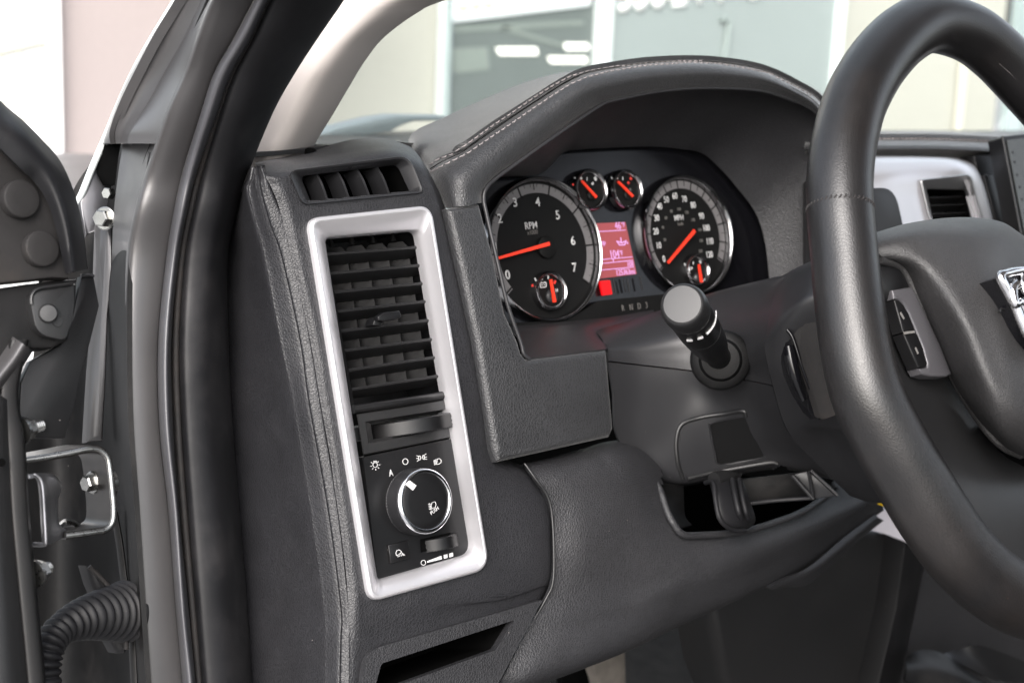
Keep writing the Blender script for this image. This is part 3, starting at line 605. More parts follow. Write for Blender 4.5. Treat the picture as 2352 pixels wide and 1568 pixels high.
# ================================================================== INSTRUMENT CLUSTER
ic = thing('instrument_cluster', 'lit gauge cluster with red needles under the dashboard hood', 'gauge cluster', S(1400, 700, -.09))
SB = -.098
prism('back_plate', [(1080, 380, SB), (1200, 330, SB), (1380, 322, SB), (1560, 325, SB), (1660, 350, SB), (1730, 430, SB), (1775, 600, SB), (1790, 760, SB), (1500, 760, SB), (1180, 775, SB), (1120, 600, SB)], -NN*.01, GLOSSB, ic)
SD = -.0955
def gauge(name, c, r, band, nm='gauge', deep=.006, lab=None):
    g = lathe(nm, c, NN, [(r-.0015, -.004), (r-.0015, .0005)], DIAL, ic, 72, (XX, UU), 40)
    if lab: g['label'] = lab
    lathe('chrome_ring', c, NN, [(r-.0025, .0005), (r-.0022, deep*.6), (r-.0012, deep), (r, deep+.0006), (r+.0010, deep*.8), (r+.0014, 0), (r+.0016, -.003)], CHROMED, g, 96, (XX, UU), 60, cap0=False, cap1=False)
    return g
CHROMED = M('dark_chrome', (.35, .35, .36), .16, metal=1)
def arc_band(g, c, r0, r1, a0, a1, mat=None, nm='scale_band', h=.0006):
    bm = bmesh.new(); n = 60
    A = [c+NN*h+(XX*math.sin(a)+UU*math.cos(a))*r for r in (r1,) for a in [a0+(a1-a0)*i/n for i in range(n+1)]]
    B = [c+NN*h+(XX*math.sin(a)+UU*math.cos(a))*r0 for a in [a0+(a1-a0)*i/n for i in range(n+1)]]
    for i in range(n): prism_bm([A[i], A[i+1], B[i+1], B[i]], -NN*.0003, 0, 1, bm)
    bmesh.ops.remove_doubles(bm, verts=bm.verts, dist=1e-6)
    return fin(nm, bm, mat or BAND, g, 0)
def ticks(g, c, r0, r1, angs, w, mat, nm='tick_mark', h=.0009):
    bm = bmesh.new()
    for a in angs:
        if nm == 'tick_mark' and len(bm.verts): fin(nm, bm, mat, g, 0); bm = bmesh.new()
        d = XX*math.sin(a)+UU*math.cos(a); t = NN.cross(d)
        prism_bm([c+NN*h+d*r0+t*w/2, c+NN*h+d*r1+t*w/2, c+NN*h+d*r1-t*w/2, c+NN*h+d*r0-t*w/2], NN*.0003, 0, 1, bm)
    return fin(nm, bm, mat, g, 0)
def needle(g, a, b, s, w, mat=None, nm='needle'):
    A, B = S(*a, s), S(*b, s); d = (B-A).normalized(); t = NN.cross(d)*w/2
    return fin(nm, prism_bm([A+t, B+t*.7, B-t*.7, A-t], NN*.0015, 0), mat or RED, g, 0)
R = math.radians
# tachometer
lx = UV(1372, 595, SD)[0]; ty = UV(1214, 411, SD)[1]; by = UV(1262, 738, SD)[1]
tc_ = AT(lx-(ty-by)/2*.985, (ty+by)/2, SD); tr = (ty-by)/2
g1 = gauge('tach', tc_, tr, 0, 'tachometer', lab='tachometer dial numbered to 7')
def angof(px, c, s): 
    a, b = UV(*px, s); q = AT(a, b, s)-c; return math.atan2(q.dot(XX), q.dot(UU))
arc_band(g1, tc_, tr*.80, tr*.925, R(-128), R(126))
ta = [R(-126+36*i) for i in range(8)]
ticks(g1, tc_, tr*.78, tr*.93, ta, .0011, DIAL); ticks(g1, tc_, tr*.84, tr*.93, [R(-126+36*i+18) for i in range(7)], .0006, DIAL)
ticks(g1, tc_, tr*.88, tr*.93, [R(-126+7.2*i) for i in range(35)], .0003, PLASTD, 'fine_ticks', .0008)
for ch, x, y in (('2', 1148, 503), ('3', 1183, 466), ('4', 1235, 465), ('5', 1281, 495), ('6', 1316, 554), ('7', 1319, 615), ('0', 1166, 632), ('1', 1139, 570)):
    text(ch, S(x, y, SD+.001), XX, UU, .0068, WHITEI, g1, w=.95, bold=.012)
text('RPM', S(1219.5, 519, SD+.001), XX, UU, .0054, WHITEI, g1, 'lettering', w=.85, bold=.004)
text('x1000', S(1223, 534, SD+.001), XX, UU, .0034, DIMI, g1, 'lettering', w=.85)
lathe('needle_hub', S(1250, 569, SD), NN, [(.0085, .001), (.0085, .004), (.007, .005)], DIAL, g1, 40, (XX, UU))
needle(g1, (1260, 560), (1140, 594), SD+.006, .0028)
# speedometer
l_, _ = UV(1471, 528, SD); r3, _ = UV(1675, 573, SD); sr = (r3-l_)/2; st_ = UV(1555, 406, SD)[1]
scn = AT((l_+r3)/2, st_-sr, SD)
print('GAUGES', tr, sr, tc_, scn)
g2 = gauge('speedo', scn, sr, 0, 'speedometer', lab='speedometer dial numbered to 120')
arc_band(g2, scn, sr*.80, sr*.93, R(-128), R(124))
ticks(g2, scn, sr*.78, sr*.94, [R(-126+20.7*i) for i in range(13)], .0009, DIAL)
ticks(g2, scn, sr*.84, sr*.93, [R(-126+20.7*i+10.35) for i in range(12)], .0004, DIAL)
def Z5(x, y): return (1458.6+x*.1721, 390.5+y*.1721)
for ch, x, y in (('0', 385, 1190), ('10', 313, 1010), ('20', 278, 822), ('30', 288, 643), ('40', 327, 490), ('50', 417, 398), ('60', 530, 350), ('70', 656, 392), ('80', 776, 472), ('90', 886, 618), ('100', 948, 777), ('110', 995, 955), ('120', 990, 1132)):
    text(ch, S(*Z5(x, y), SD+.001), XX, UU, .0052, WHITEI, g2, w=.78 if len(ch) < 3 else .74, bold=.01)
for ch, x, y in (('20', 395, 935), ('40', 370, 768), ('60', 410, 640), ('80', 485, 553), ('100', 583, 525), ('120', 688, 568), ('140', 772, 668), ('160', 862, 800), ('180', 880, 945), ('200', 872, 1083)):
    text(ch, S(*Z5(x, y), SD+.001), XX, UU, .0026, DIMI, g2, w=.8)
text('MPH', S(*Z5(585, 640), SD+.001), XX, UU, .0046, WHITEI, g2, 'lettering', w=.8, bold=.004)
text('km/h', S(*Z5(605, 720), SD+.001), XX, UU, .0026, DIMI, g2, 'lettering', w=.8)
needle(g2, Z5(785, 812), Z5(432, 1238), SD+.006, .0027)
# four small gauges
def small(cpx, r, nd, lab, parent=None, s=SD, extra=()):
    c = S(*cpx, s+.003); g = gauge('s', c, r, 0, 'small_gauge', .004, lab)
    n = 5
    return g, c
def Z4(x, y): return (1286+x*.2196, 373+y*.2196)
def Z3(x, y): return (1091+x*.2197, 402+y*.2197)
def marks(g, pts, w, mat, h=0.0006, nm='tick_marks', s=SD+.0035):
    bm = bmesh.new()
    for a, b in pts:
        A, B = S(*a, s+h), S(*b, s+h); d = (B-A).normalized(); t = NN.cross(d)*w/2
        prism_bm([A+t, B+t, B-t, A-t], NN*.0003, 0, 1, bm)
    return fin(nm, bm, mat, g, 0)
gA, cA = small(Z4(303, 292), .0152, None, 'left of the two small gauges above the display')
marks(gA, [(Z4(152, 158), Z4(173, 193))], .0007, WHITEI); marks(gA, [(Z4(213, 138), Z4(223, 180))], .0016, WHITEI); marks(gA, [(Z4(284, 155), Z4(280, 193))], .0007, WHITEI)
marks(gA, [(Z4(362, 155), Z4(378, 190)), (Z4(335, 212), Z4(348, 232))], .0024, WHITEI, nm='fuel_symbol'); marks(gA, [(Z4(132, 225), Z4(142, 240))], .0012, REDP, nm='red_mark')
lathe('needle_hub', S(*Z4(320, 350), SD+.003), NN, [(.0042, .0003), (.0042, .002), (.003, .003)], DIAL, gA, 24, (XX, UU))
needle(gA, Z4(375, 367), Z4(222, 196), SD+.008, .0019)
gB, cB = small(Z4(682, 288), .0148, None, 'right of the two small gauges above the display')
marks(gB, [(Z4(535, 152), Z4(555, 187))], .0007, WHITEI); marks(gB, [(Z4(588, 135), Z4(600, 177))], .0016, WHITEI); marks(gB, [(Z4(656, 152), Z4(656, 187))], .0007, WHITEI)
marks(gB, [(Z4(733, 155), Z4(745, 185)), (Z4(707, 205), Z4(722, 222))], .002, REDP, nm='red_mark'); marks(gB, [(Z4(728, 275), Z4(738, 300))], .002, DIMI, nm='faint_symbol')
lathe('needle_hub', S(*Z4(700, 345), SD+.003), NN, [(.0042, .0003), (.0042, .002), (.003, .003)], DIAL, gB, 24, (XX, UU))
needle(gB, Z4(757, 357), Z4(602, 203), SD+.008, .0019)
gC, cC = small(Z3(775, 1213), .0138, None, 'battery gauge in the lower part of the tachometer')
marks(gC, [(Z3(622, 1075), Z3(643, 1117))], .0009, WHITEI, .0006, s=SD+.0035); marks(gC, [(Z3(686, 1047), Z3(698, 1098))], .0019, WHITEI); marks(gC, [(Z3(766, 1055), Z3(763, 1085))], .0009, WHITEI)
marks(gC, [(Z3(855, 1050), Z3(870, 1085)), (Z3(825, 1135), Z3(840, 1105))], .0018, REDP, nm='red_mark'); marks(gC, [(Z3(595, 1145), Z3(603, 1165))], .0018, REDP, nm='red_mark')
marks(gC, [(Z3(680, 1130), Z3(742, 1122)), (Z3(742, 1122), Z3(744, 1168)), (Z3(744, 1168), Z3(684, 1176)), (Z3(684, 1176), Z3(680, 1130)), (Z3(696, 1128), Z3(696, 1118)), (Z3(726, 1125), Z3(726, 1114)), (Z3(692, 1150), Z3(706, 1149)), (Z3(718, 1147), Z3(732, 1146))], .0006, WHITEI, nm='battery_symbol')
text('H', S(*Z3(853, 1207), SD+.0042), XX, UU, .0028, WHITEI, gC, 'hot_letter', bold=.01)
lathe('needle_hub', S(*Z3(790, 1270), SD+.003), NN, [(.0052, .0003), (.0052, .002), (.004, .0034)], PLAST, gC, 24, (XX, UU))
needle(gC, Z3(825, 1330), Z3(785, 1092), SD+.009, .0024)
gD, cD = small(Z5(812, 1335), .0118, None, 'oil gauge in the lower part of the speedometer')
marks(gD, [(Z5(655, 1240), Z5(668, 1275)), (Z5(778, 1220), Z5(774, 1262))], .0007, WHITEI); marks(gD, [(Z5(705, 1205), Z5(716, 1252)), (Z5(862, 1210), Z5(876, 1245))], .0017, WHITEI)
marks(gD, [(Z5(685, 1300), Z5(705, 1330)), (Z5(705, 1330), Z5(750, 1325)), (Z5(750, 1325), Z5(765, 1298)), (Z5(765, 1298), Z5(725, 1306)), (Z5(725, 1306), Z5(685, 1300))], .0008, WHITEI, nm='oil_symbol')
lathe('needle_hub', S(*Z5(820, 1440), SD+.003), NN, [(.0042, .0003), (.0042, .002), (.003, .0034)], PLASTD, gD, 24, (XX, UU))
needle(gD, Z5(880, 1500), Z5(843, 1262), SD+.009, .002)
# display
sl = -.094
dsp = fin('message_display', prism_bm([S(x, y, sl) for x, y in ((1355, 513.5), (1436.5, 510), (1462.5, 629), (1377, 640), (1373, 600), (1366, 555))], -NN*.002), LCD, ic, 0, 'red backlit message display')
bz = [(1349, 509), (1443, 504), (1470, 634), (1370, 647)]
def dl(a, b, w=.0006): return (Z4(*a), Z4(*b))
marks(dsp, [dl((338, 728), (688, 708)), dl((400, 1020), (757, 988)), dl((402, 1060), (762, 1024)), dl((412, 1128), (775, 1094))], .0006, LCDT, .0002, 'display_rule', sl)
marks(dsp, [dl((555, 1010), (560, 1036))], .0008, LCDT, .0002, 'display_rule', sl)
dx_ = (S(*Z4(690, 700), sl)-S(*Z4(340, 722), sl)).normalized()
for t_, x, y, h_ in (('46', 605, 665, .0058), ('°F', 662, 655, .0038), ('emp', 435, 838, .0042), ('104', 570, 963, .0062), ('°F', 640, 952, .004), ('A', 420, 1105, .004), ('108', 735, 1065, .0042), ('125363mi', 685, 1148, .0046), ('il', 375, 780, .004)):
    text(t_, S(*Z4(x, y), sl+.0002), dx_, UU, h_, LCDT, dsp, 'display_text', w=.78)
strokes('oil_can_symbol', [[S(*Z4(x, y), sl) for x, y in pl_] for pl_ in ([(590, 825), (620, 865), (675, 862), (690, 820), (645, 842), (590, 825)], [(632, 790), (640, 840)], [(703, 835), (705, 852)])], .0009, LCDT, dsp, .0003)
fin('warning_lamp', prism_bm([S(*Z4(x, y), sl) for x, y in ((416, 1238), (524, 1232), (550, 1378), (450, 1390))], -NN*.002), LAMPR, ic, 0, 'lit red warning lamp')
for q in ([(545, 1222), (558, 1222), (585, 1370), (572, 1372)], [(688, 1208), (702, 1208), (730, 1352), (716, 1354)], [(825, 1198), (838, 1198), (864, 1335), (852, 1337)], [(655, 1226), (662, 1226), (690, 1360), (682, 1361)]):
    fin('lamp_divider', prism_bm([S(*Z4(x, y), sl) for x, y in q], NN*.001), PLAST, ic, 0)
for t_, x, y in (('R', 1431, 708), ('N', 1449.6, 706), ('D', 1468, 703.5), ('3', 1485, 701)):
    text(t_, S(x, y, -.090), XX, UU, .0048, DIMI, ic, 'gear_letter', w=.75)
prism('lower_fascia', [(1175, 742, -.0915), (1300, 735, -.0915), (1380, 690, -.0915), (1540, 674, -.0915), (1560, 708, -.0915), (1400, 735, -.0915), (1300, 750, -.0915), (1180, 760, -.0915)], -NN*.004, DIAL, ic)
# ================================================================== STEERING COLUMN
col = thing('steering_column', 'grey plastic shroud round the steering column behind the wheel', 'steering column', S(1700, 850, .02))
patch('upper_shroud', [
 [(1362, 756, -.060), (1440, 738, -.05), (1550, 700, -.03), (1650, 668, -.01), (1764, 640, .02), (1800, 633, .05)],
 [(1378, 772, -.034), (1452, 750, -.028), (1560, 712, -.012), (1650, 677, .014), (1764, 647, .060), (1797, 640, .085)],
 [(1392, 795, -.018), (1462, 790, -.012), (1572, 765, .006), (1650, 745, .030), (1728, 722, .070), (1773, 704, .096)],
 [(1396, 812, -.014), (1470, 815, -.009), (1582, 815, .009), (1650, 815, .032), (1712, 810, .062), (1757, 800, .090)],
 [(1398, 828, -.013), (1476, 837, -.008), (1590, 850, .010), (1650, 861, .030), (1718, 872, .055), (1773, 883, .083)]], PLAST, col, n=6, m=6)
lbm = patch_bm([
 [(1398, 831.5, -.014), (1476, 840.5, -.009), (1590, 853.5, .009), (1650, 865, .029), (1718, 876, .054), (1774, 887, .082)],
 [(1410, 900, -.014), (1480, 900, -.010), (1590, 910, .004), (1660, 920, .022), (1730, 930, .046), (1792, 950, .074)],
 [(1414, 985, -.018), (1470, 985, -.014), (1560, 985, -.004), (1660, 985, .012), (1750, 990, .038), (1812, 995, .064)],
 [(1436, 1040, -.022), (1480, 1044, -.018), (1545, 1060, -.010), (1670, 1045, .006), (1780, 1040, .032), (1860, 1046, .056)],
 [(1462, 1070, -.028), (1500, 1090, -.024), (1568, 1106, -.014), (1675, 1085, .002), (1790, 1070, .026), (1900, 1090, .050)],
 [(1480, 1085, -.04), (1515, 1108, -.036), (1574, 1112, -.024), (1680, 1092, -.008), (1795, 1078, .016), (1915, 1102, .042)]], 14, 10, .003,
 [[(1795, 1066), (1830, 1090), (1875, 1150), (1700, 1150), (1780, 1075)]])
LB = BVHTree.FromBMesh(lbm); fin('lower_shroud', lbm, PLAST, col, 50)
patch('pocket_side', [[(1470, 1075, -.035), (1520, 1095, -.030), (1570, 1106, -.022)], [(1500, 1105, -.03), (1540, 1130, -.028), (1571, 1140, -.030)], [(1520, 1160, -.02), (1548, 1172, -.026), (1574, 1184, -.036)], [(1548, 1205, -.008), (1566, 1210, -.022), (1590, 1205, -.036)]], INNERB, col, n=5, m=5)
# raised recess round the access cover
tube('recess_rim', [onto(LB, x, y, .0002) for x, y in ((1568, 1098), (1556, 1060), (1553, 1010), (1566, 974), (1610, 958), (1660, 950), (1706, 943), (1714, 956))], .0016, PLASTD, col, 10, 8)
tube('recess_lip', [onto(LB, x, y, .0002) for x, y in ((1578, 1098), (1650, 1082), (1764, 1062), (1786, 1064))], .0019, PLASTD, col, 10, 8)
prism('access_cover', [onto(LB, x, y, .0006) for x, y in ((1633, 975), (1637, 971), (1706, 958), (1712, 960), (1750, 1036), (1754, 1046), (1750, 1050), (1655, 1064), (1649, 1062), (1640, 1030))], -NN*.002, INNERB, col)
tube('cover_edge', [onto(LB, x, y, .0004) for x, y in ((1629, 972), (1633, 1000), (1641, 1040), (1650, 1066), (1700, 1060), (1757, 1048))], .0007, PLAST, col, 6, 6)
# ledge, web and brake release below it
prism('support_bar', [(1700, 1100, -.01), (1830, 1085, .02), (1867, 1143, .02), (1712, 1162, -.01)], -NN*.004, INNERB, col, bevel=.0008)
tube('bar_edge', [(1704, 1158, -.005), (1780, 1149, .008), (1868, 1143, .026)], .0016, PLAST, col, 8, 6)
prism('corner_web', [(1819, 1090, .036), (1861, 1080, .046), (1924, 1138, .060), (1869, 1145, .045)], -NN*.003, PLAST, col, bevel=.0006)
for a, b in (((1820, 1090, .040), (1869, 1145, .048)), ((1857, 1081, .048), (1869, 1143, .048)), ((1862, 1080, .049), (1924, 1138, .062))):
    tube('web_rib', [a, b], .0014, PLAST, col, 6, 2)
pk = [(1515, 1130), (1546, 1203), (1566, 1226), (1600, 1228), (1701, 1221), (1850, 1172), (1925, 1120), (1700, 1090)]
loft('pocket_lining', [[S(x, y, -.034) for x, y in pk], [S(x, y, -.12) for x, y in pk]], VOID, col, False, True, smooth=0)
# housing behind the wheel with slotted switch
hs = thing('wheel_housing', 'faceted grey housing between the column shroud and the steering wheel', 'housing', S(1850, 900, .11))
patch('housing_shell', [
 [(1800, 632, .06), (1835, 612, .08), (1905, 585, .11), (2010, 570, .13)],
 [(1794, 640, .096), (1832, 622, .12), (1905, 600, .15), (2010, 590, .17)],
 [(1772, 700, .102), (1808, 684, .126), (1890, 655, .156), (2010, 645, .175)],
 [(1760, 768, .104), (1800, 735, .128), (1862, 700, .150), (2010, 690, .18)],
 [(1757, 805, .100), (1800, 800, .118), (1880, 790, .14), (2010, 790, .17)],
 [(1773, 877, .092), (1822, 890, .112), (1900, 900, .135), (2030, 900, .165)],
 [(1806, 982, .080), (1858, 975, .102), (1930, 975, .128), (2040, 980, .16)],
 [(1857, 1045, .072), (1912, 1005, .100), (1975, 1020, .130), (2070, 1060, .15)],
 [(1945, 1131, .060), (1990, 1142, .085), (2030, 1146, .11), (2100, 1160, .13)],
 [(1950, 1136, .04), (1994, 1147, .065), (2034, 1151, .09), (2100, 1168, .10)]], PLAST, hs, n=6, m=5)
def lens(pts, s0, nm, mat, t=.006):
    return prism(nm, [S(x, y, s) for x, y, s in pts], -NN*t, mat, hs, bevel=.001)
lens([(1804, 762, .124), (1812, 757, .126), (1826, 790, .129), (1846, 850, .131), (1868, 910, .130), (1880, 950, .127), (1878, 962, .126), (1860, 945, .122), (1835, 905, .118), (1815, 860, .116), (1803, 800, .118)], 0, 'slot', GLOSSB)
tube('lever', [(1811, 795, .127), (1818, 830, .128), (1830, 875, .129), (1846, 918, .129)], lambda k: .0042*(.6+.4*math.sin(math.pi*min(1, k+.15))), GLOSSB, hs, 10, 6)
tube('slot_rim', [(1808, 757, .128), (1822, 778, .131), (1842, 840, .133), (1864, 900, .132), (1879, 945, .129), (1879, 962, .127)], .0012, GLOSSB, hs, 8, 6)
prism('worn_facet', [(1826, 772, .1305), (1850, 728, .142), (1905, 690, .155), (1940, 800, .16), (1960, 940, .155), (1900, 962, .136), (1882, 955, .131), (1866, 900, .134), (1845, 835, .135)], -NN*.004, RUBBERD, hs, bevel=.001)
# ================================================================== TURN SIGNAL STALK
stk = thing('turn_signal_stalk', 'black control stalk with a grey round end cap left of the steering wheel', 'stalk', S(1655, 830, .06))
bs = S(1652, 822, .052); tip = S(1566, 697, .145)
axs = (tip-bs).normalized(); Ls = (tip-bs).length
print('STALK', Ls, axs)
pxm = 3691/ (tip.dot(Fw))
rt = 53/pxm
bcol = lathe('boot', bs-axs*.006, (S(1652, 822, .08)-S(1652, 822, .05)).normalized(), [(.021, -.004), (.021, .002), (.019, .004), (.015, .005), (.013, .010), (.008, .011)], INNERB, stk, 40, smooth=50)
lathe('shaft', bs, axs, [(.0085, -.012), (.0085, Ls*.10), (rt*.78, Ls*.22), (rt*.90, Ls*.34), (rt*.97, Ls*.5), (rt*.98, Ls*.56)], BLACK, stk, 64, smooth=60)
def kn2(i, k): return .0002 if (i+k) % 2 else 0
lathe('grip', bs, axs, [(rt*.985, Ls*.575+k*.0016) for k in range(int(Ls*.28/.0016))], BLACK, stk, 120, smooth=20, fn=kn2)
lathe('band', bs, axs, [(rt*.95, Ls*.54), (rt*.955, Ls*.6)], VOID, stk, 48)
capo = lathe('end_cap', bs, axs, [(rt*.96, Ls*.84), (rt*1.02, Ls*.86), (rt*1.05, Ls*.90), (rt*1.04, Ls*.945), (rt*.98, Ls*.975), (rt*.90, Ls*.99), (rt*.845, Ls*.992), (rt*.835, Ls*.985), (rt*.825, Ls*.992), (rt*.6, Ls*.993), (.002, Ls*.9935)], PLASTD, stk, 80, smooth=45)
e1, e2 = basis(axs)
def onst(px, py):   # nearest point of the stalk side seen at this pixel
    d = ray(px, py); best = None
    for k in range(200):
        t = .3+k*.003; p = d*t*2.2 if False else d*(1.0+ (k-100)*.001)
        w = p-bs; h = w.dot(axs); rr_ = (w-axs*h).length
        if rr_ < rt*.99+.0004:
            return bs+axs*h+(w-axs*h).normalized()*(rt*.99+.0004)
    return d*1.0
bm = bmesh.new()
def z7(x, y): return (1435.5+x*.421, 603+y*.421)
for a, b, w_ in (((340, 422), (368, 422), .0016), ((397, 412), (422, 405), .0016)):
    tube_bm([onst(*z7(*a)), onst(*z7(*b))], w_/1.5, 8, 2, bm=bm)
tube_bm([onst(*z7(444, 388)), onst(*z7(470, 362)), onst(*z7(488, 330)), onst(*z7(496, 295)), onst(*z7(497, 262))], lambda k: .0010*(1-.6*k), 8, 6, bm=bm)
fin('white_marks', bm, WHITEI, stk, 60)
# ================================================================== BRAKE RELEASE HANDLE
br = thing('brake_release_handle', 'black curved pull handle hanging in the pocket under the column cover', 'handle', S(1680, 1100, .0))
patch('pull', [[(1628, 1105, -.004), (1645, 1100, .004), (1690, 1098, .006), (1706, 1102, .004)],
 [(1636, 1135, .004), (1650, 1132, .012), (1700, 1130, .014), (1718, 1136, .010)],
 [(1642, 1168, .010), (1658, 1170, .016), (1708, 1165, .018), (1730, 1170, .012)],
 [(1656, 1196, .012), (1672, 1204, .016), (1712, 1198, .018), (1735, 1190, .013)],
 [(1680, 1214, .010), (1694, 1218, .013), (1716, 1215, .013), (1733, 1202, .011)]], RUBBER, br, n=6, m=6, thick=.004)
tube('rim', [(1620, 1108, -.002), (1638, 1108, .008), (1644, 1150, .014), (1654, 1192, .017), (1682, 1216, .015), (1712, 1218, .015)], .0018, RUBBER, br, 10, 8)
for x0 in (1682, 1698):
    tube('rib', [(x0, 1100, .010), (x0+6, 1135, .017), (x0+14, 1172, .021), (x0+20, 1190, .019)], .0022, RUBBER, br, 8, 6)
tube('mounting_neck', [(1640, 1102, .002), (1680, 1090, .000), (1690, 1075, -.01)], .006, PLASTD, br, 10, 5)
# ================================================================== STEERING WHEEL
WC = V((.88, .563, -.203)); wt, wy = .432, .072
we1 = V((math.cos(wy), math.sin(wy), 0)); wb = V((-math.sin(wy), math.cos(wy), 0)); we2 = wb*math.sin(wt)+ZU*math.cos(wt)
wn = we1.cross(we2).normalized()           # towards the driver
if wn.y > 0: wn = -wn
def W(px, py, off=0.0):
    d = ray(px, py); return d*((WC+wn*off).dot(wn)/d.dot(wn))
def WA(a, b, off=0.0): return WC+we1*a+we2*b+wn*off
sw = thing('steering_wheel', 'black leather-wrapped steering wheel with a worn rim', 'steering wheel', WC)
rp = [(2450, 300), (2351, 188), (2290, 124), (2225, 76), (2140, 53), (2075, 82), (2015, 145), (1967, 228), (1941, 317), (1930, 400), (1930, 480), (1938, 570), (1950, 690), (1968, 810), (1994, 910), (2040, 1006), (2092, 1097), (2146, 1186), (2202, 1264), (2270, 1332), (2348, 1380)]
rp3 = [W(*p) for p in rp]
aL = math.atan2((rp3[-1]-WC).dot(we2), (rp3[-1]-WC).dot(we1)); aF = math.atan2((rp3[0]-WC).dot(we2), (rp3[0]-WC).dot(we1))
if aL > 0: aL -= 2*math.pi
if aF < 0: aF += 2*math.pi
RL = (rp3[-1]-WC).length; RF = (rp3[0]-WC).length
print('RIM', RL, RF, math.degrees(aL), math.degrees(aF), [round((p-WC).length, 3) for p in rp3])
ext = []
a0, a1 = aL, aF-2*math.pi
if a1 < a0: a1 += 2*math.pi
for k in range(1, 12):
    t = k/12; a = a0+(a1-a0)*t; r = RL*(1-t)+RF*t; ext.append(WA(math.cos(a)*r, math.sin(a)*r))
rimc = curve(rp3+ext, 8, True)
def rim_bm(sel, rad, seg=28):
    return tube_bm([rimc[i % len(rimc)] for i in sel], rad, seg, 1, raw=True, upv=wn)
N_ = len(rimc)
# split at the stitched seam near (1900,480)
isplit = min(range(N_), key=lambda i: (rimc[i]-W(1930, 480)).length)
def rimr(i):
    return .0195
bm = bmesh.new()
rings = []
for i in range(N_):
    P = rimc[i]; t = (rimc[(i+1) % N_]-rimc[i-1]).normalized(); a = (wn-t*wn.dot(t)).normalized(); b = t.cross(a)
    x, y = prj(P); r = .0192 if y < 600 else .0192+min(.0022, (y-600)/300*.0012)
    rings.append([P+a*math.cos(2*math.pi*j/32)*r*.98+b*math.sin(2*math.pi*j/32)*r for j in range(32)])
rim = fin('rim', loft_bm(rings, bm=bm, closed=True), WHEELL, sw, 60)
# cross stitch at the seam
P = rimc[isplit]; t = (rimc[(isplit+1) % N_]-rimc[isplit-1]).normalized(); a = (wn-t*wn.dot(t)).normalized(); b = t.cross(a)
bm = bmesh.new()
for j in range(44):
    th = 2*math.pi*j/44; d = a*math.cos(th)+b*math.sin(th); d2 = a*math.cos(th+.08)+b*math.sin(th+.08)
    tube_bm([P+d*.0186-t*.0011, P+d*.0192, P+d2*.0186+t*.0011], .0005, 5, 2, bm=bm)
fin('seam_stitches', bm, THREAD2 if 'THREAD2' in globals() else M('dark_thread', (.012, .010, .010), .8), rim, 60)
# perforation stitches on the inner side near the top
bm = bmesh.new()
for i in range(0, 40):
    k = i*0.5; i0 = int(k) % N_; P = rimc[i0].lerp(rimc[(i0+1) % N_], k-int(k)); t = (rimc[(i0+1) % N_]-rimc[i0-1]).normalized()
    inn = (WC-P).normalized(); d = (inn*.92-wn*.38).normalized() if False else (inn*.9+wn*.42).normalized(); dp = t
    tube_bm([P+d*.0191-t*.0008, P+d*.0196+inn*.0002, P+d*.0191+t*.0008+wn*.0006], .00035, 5, 2, bm=bm)
fin('inner_stitches', bm, M('grey_thread', (.12, .11, .11), .8), rim, 60)
# airbag cover
ab = [
 [(1998, 545, -.03), (2100, 520, -.035), (2200, 505, -.035), (2290, 512, -.03), (2345, 545, -.02), (2400, 600, -.03), (2470, 700, -.04)],
 [(2000, 538, -.008), (2090, 512, -.012), (2200, 500, -.010), (2290, 508, -.006), (2340, 535, .000), (2410, 590, -.005), (2490, 690, -.02)],
 [(2010, 560, .004), (2090, 535, .012), (2190, 530, .016), (2280, 540, .022), (2330, 570, .022), (2400, 640, .018), (2480, 740, .0)],
 [(2025, 590, .006), (2100, 585, .018), (2180, 600, .026), (2250, 620, .034), (2300, 650, .036), (2380, 720, .032), (2470, 800, .01)],
 [(2070, 612, .004), (2120, 640, .016), (2200, 700, .034), (2260, 740, .040), (2310, 770, .042), (2400, 820, .038), (2500, 870, .02)],
 [(2100, 670, .002), (2150, 720, .016), (2230, 790, .036), (2290, 830, .042), (2340, 860, .044), (2420, 900, .038), (2510, 930, .02)],
 [(2145, 770, .000), (2190, 820, .016), (2260, 890, .034), (2310, 930, .040), (2360, 960, .040), (2430, 980, .032), (2510, 990, .01)],
 [(2190, 880, -.004), (2220, 910, .010), (2280, 970, .026), (2330, 1000, .030), (2380, 1020, .028), (2440, 1030, .02), (2500, 1030, .0)],
 [(2250, 970, -.010), (2275, 990, .002), (2310, 1020, .012), (2350, 1040, .014), (2400, 1050, .012), (2450, 1055, .006), (2490, 1050, -.01)],
 [(2252, 976, -.03), (2275, 1000, -.025), (2310, 1032, -.02), (2350, 1052, -.02), (2400, 1062, -.02), (2450, 1062, -.02), (2490, 1058, -.03)]]
patch('airbag_cover', [[W(*p) for p in r] for r in ab], AIRBAG, sw, n=6, m=6, thick=.004, smooth=60)
tube('cover_edge', [W(2020, 596, .004), W(2068, 612, .004), W(2100, 664, .003), W(2148, 765, .001), W(2194, 872, -.003), W(2250, 966, -.008), W(2300, 1022, -.004), W(2345, 1044, -.002)], .0028, AIRBAG, sw, 8, 8)
